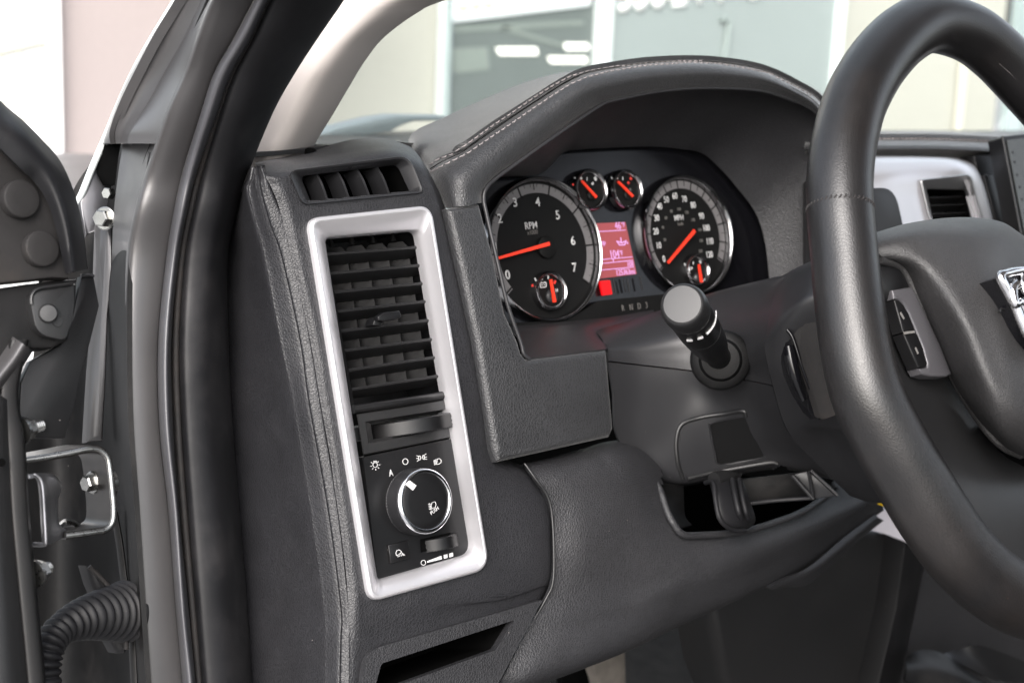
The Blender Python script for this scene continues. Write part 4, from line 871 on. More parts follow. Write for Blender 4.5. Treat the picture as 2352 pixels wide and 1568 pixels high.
# spokes / back cover
patch('spoke', [[W(*p) for p in r] for r in [
 [(1975, 690, -.004), (2040, 640, -.012), (2085, 640, -.016), (2110, 680, -.022)],
 [(1990, 760, .000), (2060, 745, -.008), (2120, 760, -.012), (2140, 775, -.022)],
 [(2010, 870, .002), (2080, 870, -.006), (2160, 870, -.012), (2185, 880, -.022)],
 [(2045, 960, .002), (2120, 950, -.002), (2200, 940, -.012), (2240, 960, -.022)],
 [(2095, 1080, .002), (2170, 1050, -.001), (2250, 1040, -.010), (2300, 1040, -.02)],
 [(2160, 1180, .002), (2230, 1140, .000), (2310, 1110, -.006), (2370, 1080, -.016)],
 [(2230, 1270, .000), (2310, 1220, -.002), (2400, 1180, -.008), (2470, 1130, -.02)],
 [(2320, 1330, -.002), (2390, 1290, -.008), (2450, 1250, -.012), (2520, 1200, -.02)]]], PLASTD, sw, n=6, m=6, thick=.01, smooth=60)
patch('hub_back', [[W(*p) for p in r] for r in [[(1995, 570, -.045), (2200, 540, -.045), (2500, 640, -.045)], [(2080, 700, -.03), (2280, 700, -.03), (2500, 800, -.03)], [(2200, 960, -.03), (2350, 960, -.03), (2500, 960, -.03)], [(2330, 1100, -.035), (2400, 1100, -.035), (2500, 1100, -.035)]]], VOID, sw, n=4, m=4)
def ZS(x, y): return (1923.6+x*.3295, 402+y*.3295)
def ws(pts, off): return [W(*ZS(x, y), off) for x, y in pts]
tr_ = fin('switch_surround', prism_bm(ws([(385, 800), (520, 778), (560, 850), (640, 1010), (720, 1180), (800, 1388), (760, 1405), (650, 1402), (590, 1385), (565, 1345), (630, 1340), (630, 1310), (600, 1200), (555, 1090), (500, 960), (460, 890), (430, 868), (395, 862)], .004), -wn*.008, .0014, 3), SILVERD if 'SILVERD' in globals() else M('dim_satin_silver', (.07, .068, .074), .42, metal=.3, coat=.1), sw, 40)
for q in ([(398, 872), (432, 872), (462, 900), (500, 970), (545, 1082), (540, 1090), (460, 1094), (440, 1020)], [(462, 1104), (545, 1094), (560, 1110), (600, 1205), (630, 1310), (625, 1335), (590, 1345), (566, 1340), (520, 1240)]):
    fin('switch_button', prism_bm(ws(q, .0052), -wn*.008, .0012, 3), BLACK, sw, 40)
for a, b in (((436, 960), (462, 1003)), ((541, 1203), (560, 1245)), ((460, 1102), (535, 1092))):
    A, B = W(*ZS(*a), .0058), W(*ZS(*b), .0058); d = (B-A).normalized(); t = wn.cross(d)*.0007
    fin('switch_mark', prism_bm([A+t, B+t, B-t, A-t], wn*.0004), M('mark_grey', (.13, .125, .12), .4) if a[0] < 460 else bpy.data.materials['mark_grey'], sw, 0)
lathe('switch_end', W(2028, 640, -.008), wn, [(.021, 0), (.020, .006), (.014, .010), (.002, .012)], BLACK, sw, 32, smooth=60)
# emblem: chrome shield outline with a chrome ram-head shape, only its left edge shows
bg = [(1137, 712), (1180, 690), (1250, 672), (1330, 668), (1500, 690), (1500, 1250), (1400, 1200), (1340, 1130), (1290, 1040), (1245, 930), (1190, 820)]
em = fin('emblem', prism_bm(ws(bg, .0505), -wn*.016, .001, 2), GLOSSB, sw, 30)
tube('emblem_rim', ws([(1450, 1200), (1340, 1130), (1290, 1040), (1245, 930), (1190, 820), (1137, 712), (1180, 688), (1250, 672), (1330, 668)], .0510), .0028, CHROME, em, 10, 6, flat=1)
tube('emblem_horn', ws([(1246, 762), (1225, 785), (1222, 830), (1240, 900), (1275, 890), (1330, 980), (1400, 1020)], .0525), lambda k: .0032*(1-.3*k), CHROME, em, 10, 8)
tube('emblem_horn', ws([(1300, 700), (1290, 760), (1310, 820), (1350, 800)], .0525), .002, CHROME, em, 10, 8)
strokes_w = ws([(1070, 975), (1078, 950), (1110, 955), (1125, 975), (1138, 940), (1130, 905)], .0375)
tube('horn_mark', [p+wn*.006 for p in strokes_w], .0007, PLASTD, sw, 6, 6)
SEALG = M('satin_seal', (.05, .05, .055), .36, spec=.6, noise=(30, .15))
# ================================================================== TRUCK BODY (door opening, pillar, cab shell)
tb = thing('truck_body', 'dark grey metallic truck body with the door pillar, cowl and cab shell', 'truck', V((.45, .9, -.55)))
# stations: y, then x of the strips measured down the pillar; s = distance from the dash plane
def sb(y):
    pts = [(-80, .135), (0, .10), (170, .05), (392, .0), (590, -.02), (784, -.025), (1176, -.03), (1660, -.035)]
    for (a, b), (c, d) in zip(pts, pts[1:]):
        if y <= c: return b+(d-b)*(y-a)/(c-a)
    return -.035
ST = [ # y: P1 left (edge C), P1 a, P1 mid, P1 right | ridge l, ridge m, ridge r | groove r | seal mid, seal right
 (-80, 536, 560, 590, 628, 636, 652, 668, 672, 730, 838),
 (0, 487, 506, 540, 582, 588, 602, 616, 622, 690, 790),
 (90, 452, 472, 505, 535, 540, 558, 574, 580, 636, 728),
 (170, 424, 442, 465, 490, 494, 512, 530, 538, 592, 676),
 (260, 384, 402, 430, 460, 464, 480, 498, 506, 560, 626),
 (392, 338, 354, 380, 418, 423, 438, 452, 466, 520, 572),
 (480, 312, 326, 356, 398, 403, 418, 430, 445, 500, 545),
 (590, 292, 306, 340, 380, 385, 398, 410, 424, 480, 523),
 (784, 288, 296, 326, 361, 366, 380, 392, 412, 468, 524),
 (980, 292, 300, 330, 364, 369, 383, 396, 418, 475, 534),
 (1176, 306, 314, 345, 385, 390, 402, 410, 432, 495, 550),
 (1400, 320, 330, 362, 402, 407, 418, 432, 450, 512, 568),
 (1568, 332, 342, 376, 417, 422, 436, 448, 464, 524, 578),
 (1680, 340, 350, 384, 426, 431, 445, 458, 474, 532, 584)]
patch('door_pillar', [[(r[1]-6, r[0], sb(r[0])-.12), (r[1]-3, r[0], sb(r[0])-.075), (r[1], r[0], sb(r[0])-.058), (r[2], r[0], sb(r[0])-.0525), (r[3], r[0], sb(r[0])-.050), (r[4]-2, r[0], sb(r[0])-.0498), (r[4]+1, r[0], sb(r[0])-.0515), (r[4]+4, r[0], sb(r[0])-.060)] for r in ST], PAINT, tb, n=5, m=5, smooth=60)
patch('door_seal_lip', [[(r[5]-3, r[0], sb(r[0])-.048), (r[5]+1, r[0], sb(r[0])-.037), ((r[5]+r[6])/2+1, r[0], sb(r[0])-.029), (r[6]+5, r[0], sb(r[0])-.027), (r[7], r[0], sb(r[0])-.034), (r[7]+2, r[0], sb(r[0])-.045)] for r in ST], SEALG, tb, n=5, m=5, smooth=60)
patch('seal_channel', [[(r[7]-5, r[0], sb(r[0])-.046), (r[7]+3, r[0], sb(r[0])-.047), (r[8]+6, r[0], sb(r[0])-.044)] for r in ST], RUBBERD, tb, n=3, m=4)
tube('seal_bead', [((r[7]*.4+r[8]*.6), r[0], sb(r[0])-.040) for r in ST], .0022, RUBBERD, tb, 8, 5)
patch('weatherstrip', [[(r[8]-2, r[0], sb(r[0])-.042), (r[8]+3, r[0], sb(r[0])-.033), (r[8]*.7+r[9]*.3, r[0], sb(r[0])-.0275), (r[9], r[0], sb(r[0])-.026), (r[9]*.45+r[10]*.55, r[0], sb(r[0])-.034), (r[10]-5, r[0], sb(r[0])-.046), (r[10]+1, r[0], sb(r[0])-.06), (r[10]-2, r[0], sb(r[0])-.08)] for r in ST], RUBBER, tb, n=5, m=5, smooth=60)
# outer faces of the screen pillar above the fender
UPP = [ # y, silhouette, dark start, dark end, light end(=C)
 (-80, 446, 456, 508, 536), (0, 398, 414, 462, 487), (90, 345, 360, 420, 452), (170, 299, 318, 376, 424), (240, 268, 284, 338, 392), (300, 246, 262, 300, 366), (330, 236, 262, 292, 356)]
patch('screen_pillar', [[(a+2, y, sb(y)-.20), (a, y, sb(y)-.16), (b, y, sb(y)-.135), (b+3, y, sb(y)-.133), ((b+c)/2, y, sb(y)-.128), (c, y, sb(y)-.115), (c+4, y, sb(y)-.108), (d-3, y, sb(y)-.070), (d+1, y, sb(y)-.064)] for y, a, b, c, d in UPP], PAINT, tb, n=5, m=5, smooth=50)
tube('pillar_seam', [(536-18, -80, .045), (478, 0, .02), (440, 90, -.02), (408, 170, -.045), (365, 280, -.07), (330, 380, -.09), (300, 470, -.1)], .0012, PAINTD, tb, 6, 6)
# inner fender with the folded flange and bolt
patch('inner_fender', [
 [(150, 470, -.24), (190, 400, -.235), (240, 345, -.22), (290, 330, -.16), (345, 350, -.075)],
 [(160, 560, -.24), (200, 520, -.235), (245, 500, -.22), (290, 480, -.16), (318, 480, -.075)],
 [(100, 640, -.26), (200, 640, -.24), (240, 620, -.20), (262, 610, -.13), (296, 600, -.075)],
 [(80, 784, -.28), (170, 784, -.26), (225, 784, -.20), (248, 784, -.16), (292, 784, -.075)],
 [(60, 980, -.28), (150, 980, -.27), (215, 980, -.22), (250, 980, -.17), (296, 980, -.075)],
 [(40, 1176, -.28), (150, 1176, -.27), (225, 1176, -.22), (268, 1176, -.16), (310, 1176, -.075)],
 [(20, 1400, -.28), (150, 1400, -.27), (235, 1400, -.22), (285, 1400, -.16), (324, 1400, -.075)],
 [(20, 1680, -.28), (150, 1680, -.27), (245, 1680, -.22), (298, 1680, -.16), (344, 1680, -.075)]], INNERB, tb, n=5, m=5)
patch('fender_corner', [
 [(286, 296, -.13), (308, 296, -.118), (338, 296, -.098), (366, 296, -.072)],
 [(280, 345, -.13), (300, 345, -.118), (326, 345, -.098), (350, 345, -.072)],
 [(272, 395, -.13), (292, 395, -.118), (315, 395, -.098), (339, 395, -.072)],
 [(262, 480, -.13), (276, 480, -.118), (294, 480, -.100), (313, 480, -.073)],
 [(258, 560, -.13), (268, 560, -.120), (282, 560, -.102), (297, 560, -.075)],
 [(254, 650, -.18), (262, 650, -.17), (274, 650, -.15), (292, 650, -.11)]], PAINT, tb, n=5, m=5, smooth=60)
tube('edge_highlight', [(448, -80, -.005), (405, 0, -.045), (350, 90, -.09), (306, 170, -.11), (272, 245, -.14), (244, 312, -.16), (212, 385, -.165), (188, 445, -.17), (170, 480, -.18)], .0024, FRAMEW, tb, 8, 6)  # white tube stands in for the bright highlight down the pillar's outer edge
prism('fender_bracket', [(212, 384, -.17), (232, 345, -.17), (246, 318, -.17), (262, 345, -.168), (262, 400, -.165), (255, 440, -.165), (240, 500, -.165), (228, 528, -.165), (205, 536, -.17), (197, 545, -.17), (184, 466, -.17)], -NN*.004, HINGEM, tb, bevel=.001)
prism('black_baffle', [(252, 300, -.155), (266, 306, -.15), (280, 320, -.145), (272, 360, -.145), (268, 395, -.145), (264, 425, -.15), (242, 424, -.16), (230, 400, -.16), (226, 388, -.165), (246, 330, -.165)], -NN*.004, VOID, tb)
def bolt(c, ax, r, nm='bolt', par=None, L=.008, wash=True):
    bm = bmesh.new()
    if wash: lathe_bm(c, ax, [(r*1.35, 0), (r*1.35, .0012), (r*1.2, .0018)], 24, bm=bm)
    lathe_bm(c+ax.normalized()*.0015, ax, [(r, 0), (r, L*.6), (r*.85, L*.7)], 6, bm=bm)
    return fin(nm, bm, STEEL, par, 25)
fx = (NN*.5-XX*.86).normalized()
bolt(S(243, 502, -.145), fx, .0058, par=tb); bolt(S(258, 445, -.15), fx, .004, par=tb, wash=False)
prism('hinge_pillar_fold', [(228, 600, -.16), (232, 500, -.155), (262, 500, -.15), (262, 640, -.15), (252, 720, -.15), (248, 850, -.15), (240, 1012, -.155), (202, 1016, -.16), (212, 850, -.16), (226, 700, -.16)], -NN*.01, PAINT, tb, bevel=.004, seg=3)
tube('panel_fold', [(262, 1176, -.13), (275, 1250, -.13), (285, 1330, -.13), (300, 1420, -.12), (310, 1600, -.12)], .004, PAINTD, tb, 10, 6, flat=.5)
# cowl, wipers and bonnet ahead of the screen
patch('cowl', [
 [AX(600, 303, 1, 1.75), AX(800, 303, 1, 1.75), AX(1000, 300, 1, 1.75), AX(1400, 300, 1, 1.75), AX(2400, 300, 1, 1.75)],
 [AX(600, 309, 1, 1.62), AX(800, 309, 1, 1.62), AX(1000, 308, 1, 1.62), AX(1400, 305, 1, 1.62), AX(2400, 305, 1, 1.62)],
 [AX(600, 326, 1, 1.45), AX(800, 326, 1, 1.45), AX(1000, 326, 1, 1.45), AX(1400, 326, 1, 1.45), AX(2400, 326, 1, 1.45)],
 [AX(600, 345, 1, 1.35), AX(800, 345, 1, 1.35), AX(1000, 345, 1, 1.35), AX(1400, 345, 1, 1.35), AX(2400, 345, 1, 1.35)]], BLACK, tb, n=4, m=4)
wa = [(722, 314), (742, 306), (778, 294), (860, 274), (913, 266), (1030, 268), (1032, 278), (952, 279), (925, 288), (898, 303), (850, 309), (760, 313)]
prism('wiper_cover', [AX(x, y, 1, 1.62) for x, y in wa], V((0, .03, 0)), M('satin_grey_cowl', (.16, .19, .20), .35, noise=(9, .1)), tb, bevel=.004)
patch('bonnet', [[V((.1, 1.8, -.34)), V((.8, 1.8, -.30)), V((1.6, 1.8, -.34))], [V((.12, 2.4, -.36)), V((.8, 2.4, -.31)), V((1.58, 2.4, -.36))], [V((.2, 2.9, -.44)), V((.8, 2.95, -.40)), V((1.5, 2.9, -.44))]], PAINT, tb, n=6, m=6, thick=.01)
# windscreen
patch('windscreen', [[V((.76, 1.46, -.30)), V((1.0, 1.66, -.30)), V((1.5, 1.66, -.30)), V((2.1, 1.5, -.30))], [V((.58, 1.0, .22)), V((.85, 1.12, .24)), V((1.45, 1.12, .24)), V((1.88, 1.0, .22))], [V((.54, .62, .50)), V((.85, .72, .53)), V((1.45, .72, .53)), V((1.78, .62, .50))]], GLASS, tb, n=6, m=6, thick=.004)
# roof, rear wall, far side, floor: the rest of the cab, mostly out of frame
def cabbox(nm, lo, hi, mat, bev=.0): return fin(nm, box_bm(lo, hi, bevel=bev), mat, tb, 40)
HEADL = M('headliner', (.42, .38, .36), .9, noise=(20, .05), bump=('noise', 400, .3, .001))
cabbox('roof', (.50, -1.3, .52), (2.15, .66, .58), HEADL, .01)
cabbox('rear_wall', (.50, -1.36, -.95), (2.15, -1.3, -.05), PLASTD); cabbox('rear_window', (.56, -1.34, -.05), (2.1, -1.335, .5), GLASS)
cabbox('far_door', (2.05, -1.3, -.95), (2.15, .95, -.10), PLASTD, .01)
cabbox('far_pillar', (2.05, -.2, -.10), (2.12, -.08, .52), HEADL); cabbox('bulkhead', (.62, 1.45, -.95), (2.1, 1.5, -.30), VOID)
patch('floor', [[V((.50, -1.3, -.92)), V((1.3, -1.3, -.88)), V((2.05, -1.3, -.92))], [V((.50, .4, -.92)), V((1.3, .4, -.88)), V((2.05, .4, -.92))], [V((.50, 1.45, -.75)), V((1.3, 1.45, -.70)), V((2.05, 1.45, -.75))]], CARPET, tb, n=6, m=6, thick=.02)
# ================================================================== WOVEN PILLAR TRIM
LP = [(845, -75), (790, 0), (752, 55), (712, 110), (676, 165), (640, 228), (606, 297), (580, 350), (570, 390)]
RP = [(1300, -85), (1025, 0), (958, 30), (883, 85), (838, 140), (806, 192), (763, 265), (728, 322), (708, 362)]
sp = [-.015, -.03, -.038, -.048, -.058, -.07, -.082, -.09, -.098]
rows = []
for (a, b), (c, d), s in zip(LP, RP, sp):
    rows.append([(a-16, b-4, s-.04), (a-6, b-2, s-.022), (a+(c-a)*.12, b+(d-b)*.12, s-.012), (a+(c-a)*.35, b+(d-b)*.35, s-.003), (a+(c-a)*.6, b+(d-b)*.6, s-.004), (a+(c-a)*.85, b+(d-b)*.85, s-.024), (c-2, d, s-.045), (c, d, s-.062), (c-5, d-2, s-.09)])
fin('pillar_trim', patch_bm(rows, 5, 7, .003), BEIGE, None, 60, 'pale pinkish woven trim curving up the windscreen pillar', 'pillar trim')
clip = lathe_bm(S(713, 352, -.082), (UU+XX*.3), [(.004, -.006), (.004, .002), (.003, .003)], 16); fin('trim_clip', clip, VOID, dash, 40)
# ================================================================== OPEN DOOR
dr_ = thing('open_door', 'black hinge end of the open driver door with rubber plugs', 'door', S(60, 1200, -.03))
patch('upper_seal', [
 [(-60, 150, -.06), (-45, 165, -.03), (-60, 210, -.015), (-90, 260, -.015)],
 [(2, 232, -.06), (8, 245, -.03), (-6, 275, -.015), (-30, 310, -.015)],
 [(52, 276, -.06), (56, 290, -.03), (45, 312, -.015), (10, 350, -.015)],
 [(98, 322, -.06), (96, 338, -.03), (82, 352, -.015), (50, 390, -.015)],
 [(140, 372, -.06), (134, 388, -.03), (112, 396, -.015), (80, 420, -.02)],
 [(170, 440, -.06), (160, 448, -.03), (136, 452, -.015), (106, 460, -.022)],
 [(190, 520, -.06), (178, 522, -.03), (156, 524, -.015), (128, 524, -.022)],
 [(202, 618, -.06), (192, 620, -.03), (170, 624, -.015), (150, 628, -.022)]], RUBBER, dr_, n=5, m=5, smooth=60)
prism('end_plate', [(-80, 200, -.026), (10, 282, -.026), (60, 345, -.026), (96, 395, -.026), (124, 450, -.026), (142, 520, -.026), (156, 600, -.026), (160, 640, -.026), (120, 638, -.026), (60, 645, -.026), (-500, 700, -.026), (-500, 200, -.026)], -NN*.012, RUBBERD, dr_, bevel=.002)
def plug(px, py, r, s=-.022):
    c = S(px, py, s); a = (NN*.97+XX*.12).normalized()
    lathe('rubber_plug', c, a, [(r, -.004), (r, .0005), (r*.97, .0012), (r*.9, .0015), (r*.5, .0018), (.001, .0019)], RUBBERD, dr_, 48, smooth=50)
plug(49, 457, .0108); plug(96, 571, .0102)
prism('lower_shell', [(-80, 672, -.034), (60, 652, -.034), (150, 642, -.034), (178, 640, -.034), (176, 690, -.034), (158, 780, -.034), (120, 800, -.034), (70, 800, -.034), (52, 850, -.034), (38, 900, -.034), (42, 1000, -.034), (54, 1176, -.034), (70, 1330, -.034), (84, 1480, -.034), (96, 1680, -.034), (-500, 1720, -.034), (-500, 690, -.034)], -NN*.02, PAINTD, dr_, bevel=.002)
prism('cover_plate', rr([(66, 666, -.026), (170, 650, -.026), (172, 712, -.026), (152, 782, -.026), (84, 768, -.026)], [.008, .001, .006, .004, .008]), -NN*.008, PLASTD, dr_, bevel=.0015)
tube('plate_rim', rr([(66, 666, -.0255), (170, 650, -.0255), (172, 712, -.0255), (152, 782, -.0255), (84, 768, -.0255)], [.008, .001, .006, .004, .008])[:14], .0012, PLASTD, dr_, 6, 1, raw=True)
lathe('fastener', S(110, 720, -.0258), (NN-XX*.3).normalized(), [(.0055, 0), (.0055, .0016), (.0045, .0028), (.0010, .0030)], PLASTD, dr_, 32)
lathe('fastener_mark', S(132, 738, -.0258), NN, [(.0032, 0), (.0030, .0004)], PLASTD, dr_, 24)
patch('shell_edge', [[(x-26, y-18, -.036), (x-9, y-6, -.027), (x+5, y+4, -.024), (x+18, y+13, -.030), (x+24, y+17, -.040)] for x, y in ((-24, 890), (4, 856), (32, 820), (52, 788))], PAINT, dr_, n=5, m=5, smooth=60)
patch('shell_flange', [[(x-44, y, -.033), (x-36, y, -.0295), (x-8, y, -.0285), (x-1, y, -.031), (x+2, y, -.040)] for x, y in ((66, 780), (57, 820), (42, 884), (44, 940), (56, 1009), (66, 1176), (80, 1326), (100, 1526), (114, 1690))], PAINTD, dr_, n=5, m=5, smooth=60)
patch('shell_face', [[(-80, 905, -.028), (-10, 905, -.022), (20, 920, -.030)], [(-80, 1176, -.030), (-10, 1176, -.024), (34, 1176, -.032)], [(-80, 1690, -.03), (20, 1690, -.024), (76, 1690, -.032)]], PLASTD, dr_, n=4, m=5)
prism('lower_baffle', [(187, 634, -.045), (216, 632, -.045), (229, 702, -.045), (207, 790, -.045), (196, 830, -.045), (172, 930, -.045), (150, 1006, -.045), (86, 1006, -.045), (60, 1000, -.045), (44, 960, -.045), (48, 880, -.045), (70, 830, -.045), (140, 790, -.045), (168, 720, -.045)], -NN*.006, VOID if False else BLACK, dr_, bevel=.0012)
tube('baffle_lip', [(186, 634, -.043), (204, 632, -.043), (216, 634, -.043)], .0010, PLAST, dr_, 6, 3)
lathe('drain_hole', S(3, 1062, -.0225), NN, [(.0022, 0), (.0022, .0006)], VOID, dr_, 16); 
# ================================================================== HINGE
hg = thing('door_hinge', 'grey steel box-shaped door hinge between door and pillar', 'hinge', S(160, 1130, -.07))
BRKT = M('greasy_black_steel', (.012, .011, .0105), .35, metal=.3, noise=(60, .4), dust=(200, .3), dustc=(.09, .06, .04))
CLIPM = M('satin_grey_metal', (.20, .20, .21), .32, metal=.8, noise=(60, .2))
def band_(pts, wv, th, mat, nm, par):
    """bent strip: path seen at its near edge, swept back along wv"""
    c = curve(pts, 7); rows = [[p, p+wv] for p in c]
    bm = bmesh.new(); N = len(c); ring_ = []
    for i in range(N):
        t = (c[min(i+1, N-1)]-c[max(i-1, 0)]).normalized(); o = t.cross(wv).normalized()*th/2
        ring_.append([c[i]+o, c[i]+o*.6-wv.normalized()*th*.25, c[i]-o*.6-wv.normalized()*th*.25, c[i]-o, c[i]+wv-o, c[i]+wv+o])
    loft_bm(ring_, True, True, bm); return fin(nm, bm, mat, par, 35)
band_([(52, 1058, -.06), (100, 1051, -.058), (160, 1040, -.056), (205, 1031, -.055), (230, 1034, -.055), (246, 1050, -.055), (252, 1075, -.055), (257, 1120, -.055), (261, 1170, -.055), (258, 1200, -.055), (242, 1216, -.055), (215, 1221, -.055), (150, 1230, -.056)], -NN*.034+UU*.002, .0042, BRKT, 'hinge_bracket', hg)
tube('bracket_highlight', [(54, 1056, -.0585), (100, 1050, -.057), (160, 1040, -.055), (205, 1031, -.054), (230, 1034, -.054), (246, 1050, -.054), (252, 1075, -.054), (257, 1120, -.054), (261, 1170, -.054), (258, 1200, -.054), (242, 1216, -.054), (215, 1221, -.054), (150, 1230, -.055)], .0017, STEEL, hg, 8, 6)  # highlight on the bracket's near edge, built as a pale steel tube
band_([(56, 1092, -.045), (68, 1094, -.043), (80, 1092, -.043), (92, 1104, -.043), (97, 1130, -.043), (100, 1180, -.043), (103, 1240, -.043), (100, 1250, -.044), (76, 1250, -.048)], (XX*.9-NN*.35)*.001, .0025, CLIPM, 'clip_edge', hg)
patch('hinge_clip', [
 [(84, 1086, -.043), (100, 1086, -.050), (120, 1088, -.056), (132, 1096, -.062)],
 [(93, 1104, -.043), (108, 1100, -.050), (130, 1102, -.054), (142, 1116, -.060)],
 [(97, 1130, -.043), (110, 1126, -.050), (128, 1130, -.056), (137, 1138, -.060)],
 [(99, 1150, -.043), (112, 1150, -.050), (126, 1150, -.056), (134, 1152, -.060)],
 [(101, 1200, -.043), (114, 1198, -.050), (130, 1198, -.056), (136, 1200, -.060)],
 [(103, 1228, -.043), (118, 1224, -.050), (140, 1218, -.056), (152, 1216, -.060)],
 [(104, 1252, -.046), (120, 1246, -.054), (142, 1236, -.060), (154, 1226, -.064)]], CLIPM, hg, n=6, m=6, thick=.002, smooth=60)
bolt(S(216, 1107, -.075), (NN*.3-XX).normalized(), .0050, par=hg)
lathe('bushing', S(232, 1110, -.08), (NN*.2-XX).normalized(), [(.0095, -.006), (.0095, .004), (.007, .005)], STEEL, hg, 32)
def stud(nx, ny, ex, ey, s, par):
    a = S(nx, ny, s); b = S(ex, ey, s-.004); ax = (b-a).normalized(); L = (b-a).length
    bm = bmesh.new(); lathe_bm(a-ax*.004, ax, [(.0078, -.001), (.0078, .001)], 24, bm=bm); lathe_bm(a-ax*.003, ax, [(.0062, 0), (.0062, .0058), (.0055, .0064)], 6, bm=bm)
    o = fin('nut', bm, STEEL, par, 25)
    prof = []
    k = 0; n = int(L/.0007)
    for k in range(n): prof.append((.0034 if k % 2 else .0030, k*.0007))
    prof += [(.0030, L), (.0024, L+.0006)]
    lathe('threaded_stud', a, ax, prof, STEEL, o, 20, smooth=20)
stud(62, 985, 97, 976, -.04, hg); stud(90, 1312, 115, 1301, -.04, hg)
patch('bent_tab', [[(136, 1200, -.085), (150, 1190, -.082), (168, 1192, -.085), (188, 1204, -.09)], [(136, 1206, -.075), (152, 1196, -.07), (170, 1198, -.075), (184, 1208, -.08)]], STEEL, hg, n=5, m=5, thick=.002)
# ================================================================== WIRING BOOT
wb_ = thing('wiring_boot', 'black ribbed rubber wiring boot between the door and the pillar', 'rubber boot', S(200, 1440, -.08))
wp = curve([(285, 1404, -.10), (258, 1408, -.095), (228, 1412, -.088), (196, 1419, -.08), (165, 1430, -.074), (138, 1446, -.068), (118, 1472, -.064), (107, 1505, -.062), (103, 1545, -.062), (106, 1600, -.062), (112, 1680, -.062)], 30)
def br_(k):
    base = .0175*(1-k*1.15) if k < .45 else .0084
    base = max(base, .0062); amp = .0016 if k < .45 else .0010
    ph = 2*math.pi*((k*21) if k < .5 else (10.5+(k-.5)*22))
    return base+amp*(abs(math.cos(ph/2))*2-1)
bm = tube_bm(wp, br_, 32, 1, raw=True); fin('bellows', bm, RUBBER, wb_, 60)
prism('flange', [(200, 1298, -.104), (222, 1304, -.104), (260, 1342, -.102), (284, 1380, -.100), (297, 1425, -.100), (297, 1488, -.102), (288, 1500, -.104), (270, 1500, -.104), (254, 1470, -.104), (250, 1430, -.104), (232, 1385, -.104), (212, 1340, -.104)], -NN*.014, RUBBER, wb_, bevel=.003, seg=3)
tube('flange_bead', [(205, 1300, -.101), (240, 1335, -.100), (272, 1375, -.098), (288, 1425, -.097), (290, 1490, -.098)], .0016, RUBBERD, wb_, 8, 6)
# ================================================================== CENTRE STACK behind the wheel
cc = thing('centre_vent', 'bright silver-framed centre air vent seen through the steering wheel', 'air vent', S(2180, 450, -.02))
ro_ = [(1960, 1), (2060, 1), (2110, 1), (2200, 1), (2236, 1), (2250, 1)]
patch('silver_frame', [
 [(1940, 357, -.05), (2030, 357, -.05), (2120, 358, -.05), (2185, 361, -.05), (2225, 368, -.05), (2238, 376, -.055)],
 [(1940, 364, -.018), (2030, 363, -.014), (2118, 364, -.012), (2190, 368, -.012), (2232, 382, -.018), (2246, 390, -.035)],
 [(1945, 400, -.004), (2035, 398, .002), (2112, 398, .001), (2205, 398, .0), (2247, 406, -.012), (2256, 412, -.035)],
 [(1960, 450, .0), (2045, 450, .004), (2125, 450, .001), (2225, 450, .0), (2262, 450, -.012), (2269, 450, -.035)],
 [(1975, 520, .0), (2060, 520, .004), (2145, 520, .001), (2245, 520, .0), (2280, 520, -.012), (2286, 520, -.035)],
 [(1990, 600, .0), (2080, 600, .004), (2165, 600, .001), (2265, 600, .0), (2300, 600, -.012), (2306, 600, -.035)]], SILVER, cc, n=6, m=6,
 holes=[[(2120, 414), (2222, 404), (2262, 620), (2160, 640)]])
vo_ = [(2113, 412), (2231, 399), (2274, 560), (2152, 575)]; vi_ = [(2128, 434), (2216, 436), (2240, 560), (2156, 570)]
loft('vent_frame', [rr(q4(vo_, .000), [.003, .006, .002, .002]), rr(q4(vo_, .004), [.003, .006, .002, .002]), rr(q4([(x+(3 if x < 2190 else -3), y+2) for x, y in vo_], .0048), [.003, .006, .002, .002]), rr(q4([(x+(5 if x < 2190 else -5), y+5) for x, y in vo_], .003), [.003, .006, .002, .002]), rr(q4(vi_, -.016), [.002, .004, .001, .001])], M('silver_vent_frame', (.40, .40, .41), .35, metal=.7, coat=.2), cc)
loft('vent_duct', [q4(vi_, -.015), [p-NN*.03 for p in q4(vi_, -.015)]], VOID, cc, False, True)
for y in (452, 470, 489): 
    prism('louvre', [S(2130+(y-434)*.2, y+1, -.017), S(2222+(y-434)*.2, y-3, -.017), S(2222+(y-434)*.2, y-1, -.017), S(2130+(y-434)*.2, y+3, -.017)], -NN*.012-UU*.004, PLASTD, cc)
prism('knob_cover', rr([(1980, 432, .006), (2056, 430, .006), (2085, 560, .006), (1990, 570, .006)], [.004, .016, .002, .002]), -NN*.012, PLASTD, cc, bevel=.002)
prism('centre_trim', [(2238, 356, -.028), (2270, 352, -.028), (2420, 366, -.028), (2480, 700, -.028), (2310, 700, -.028)], -NN*.02, BLACK, cc, bevel=.002)
prism('trim_strip', [(2259, 404, -.022), (2280, 400, -.022), (2310, 520, -.022), (2288, 530, -.022)], -NN*.006, PLASTD, cc, bevel=.0008)
tube('strip_edge', [(2259, 404, -.020), (2272, 450, -.020), (2292, 530, -.020)], .0008, PLAST, cc, 6, 4)
tube('strip_edge', [(2259, 404, -.020), (2268, 401, -.020), (2280, 399, -.020)], .0008, PLAST, cc, 6, 4)
ts = thing('touchscreen', 'black freestanding touchscreen at the right edge behind the wheel rim', 'screen', S(2340, 450, .02))
tsf = [S(2300, 313, .03), S(2440, 300, .03), S(2500, 690, .03), S(2378, 720, .03)]
tvec = S(2268, 322, .005)-S(2300, 313, .03)
prism('screen_case', rr(tsf, .003), tvec, BLACK, ts, bevel=.0015, seg=3)
tq = [S(2311, 322, .0305), S(2430, 309, .0305), S(2490, 690, .0305), S(2386, 710, .0305)]
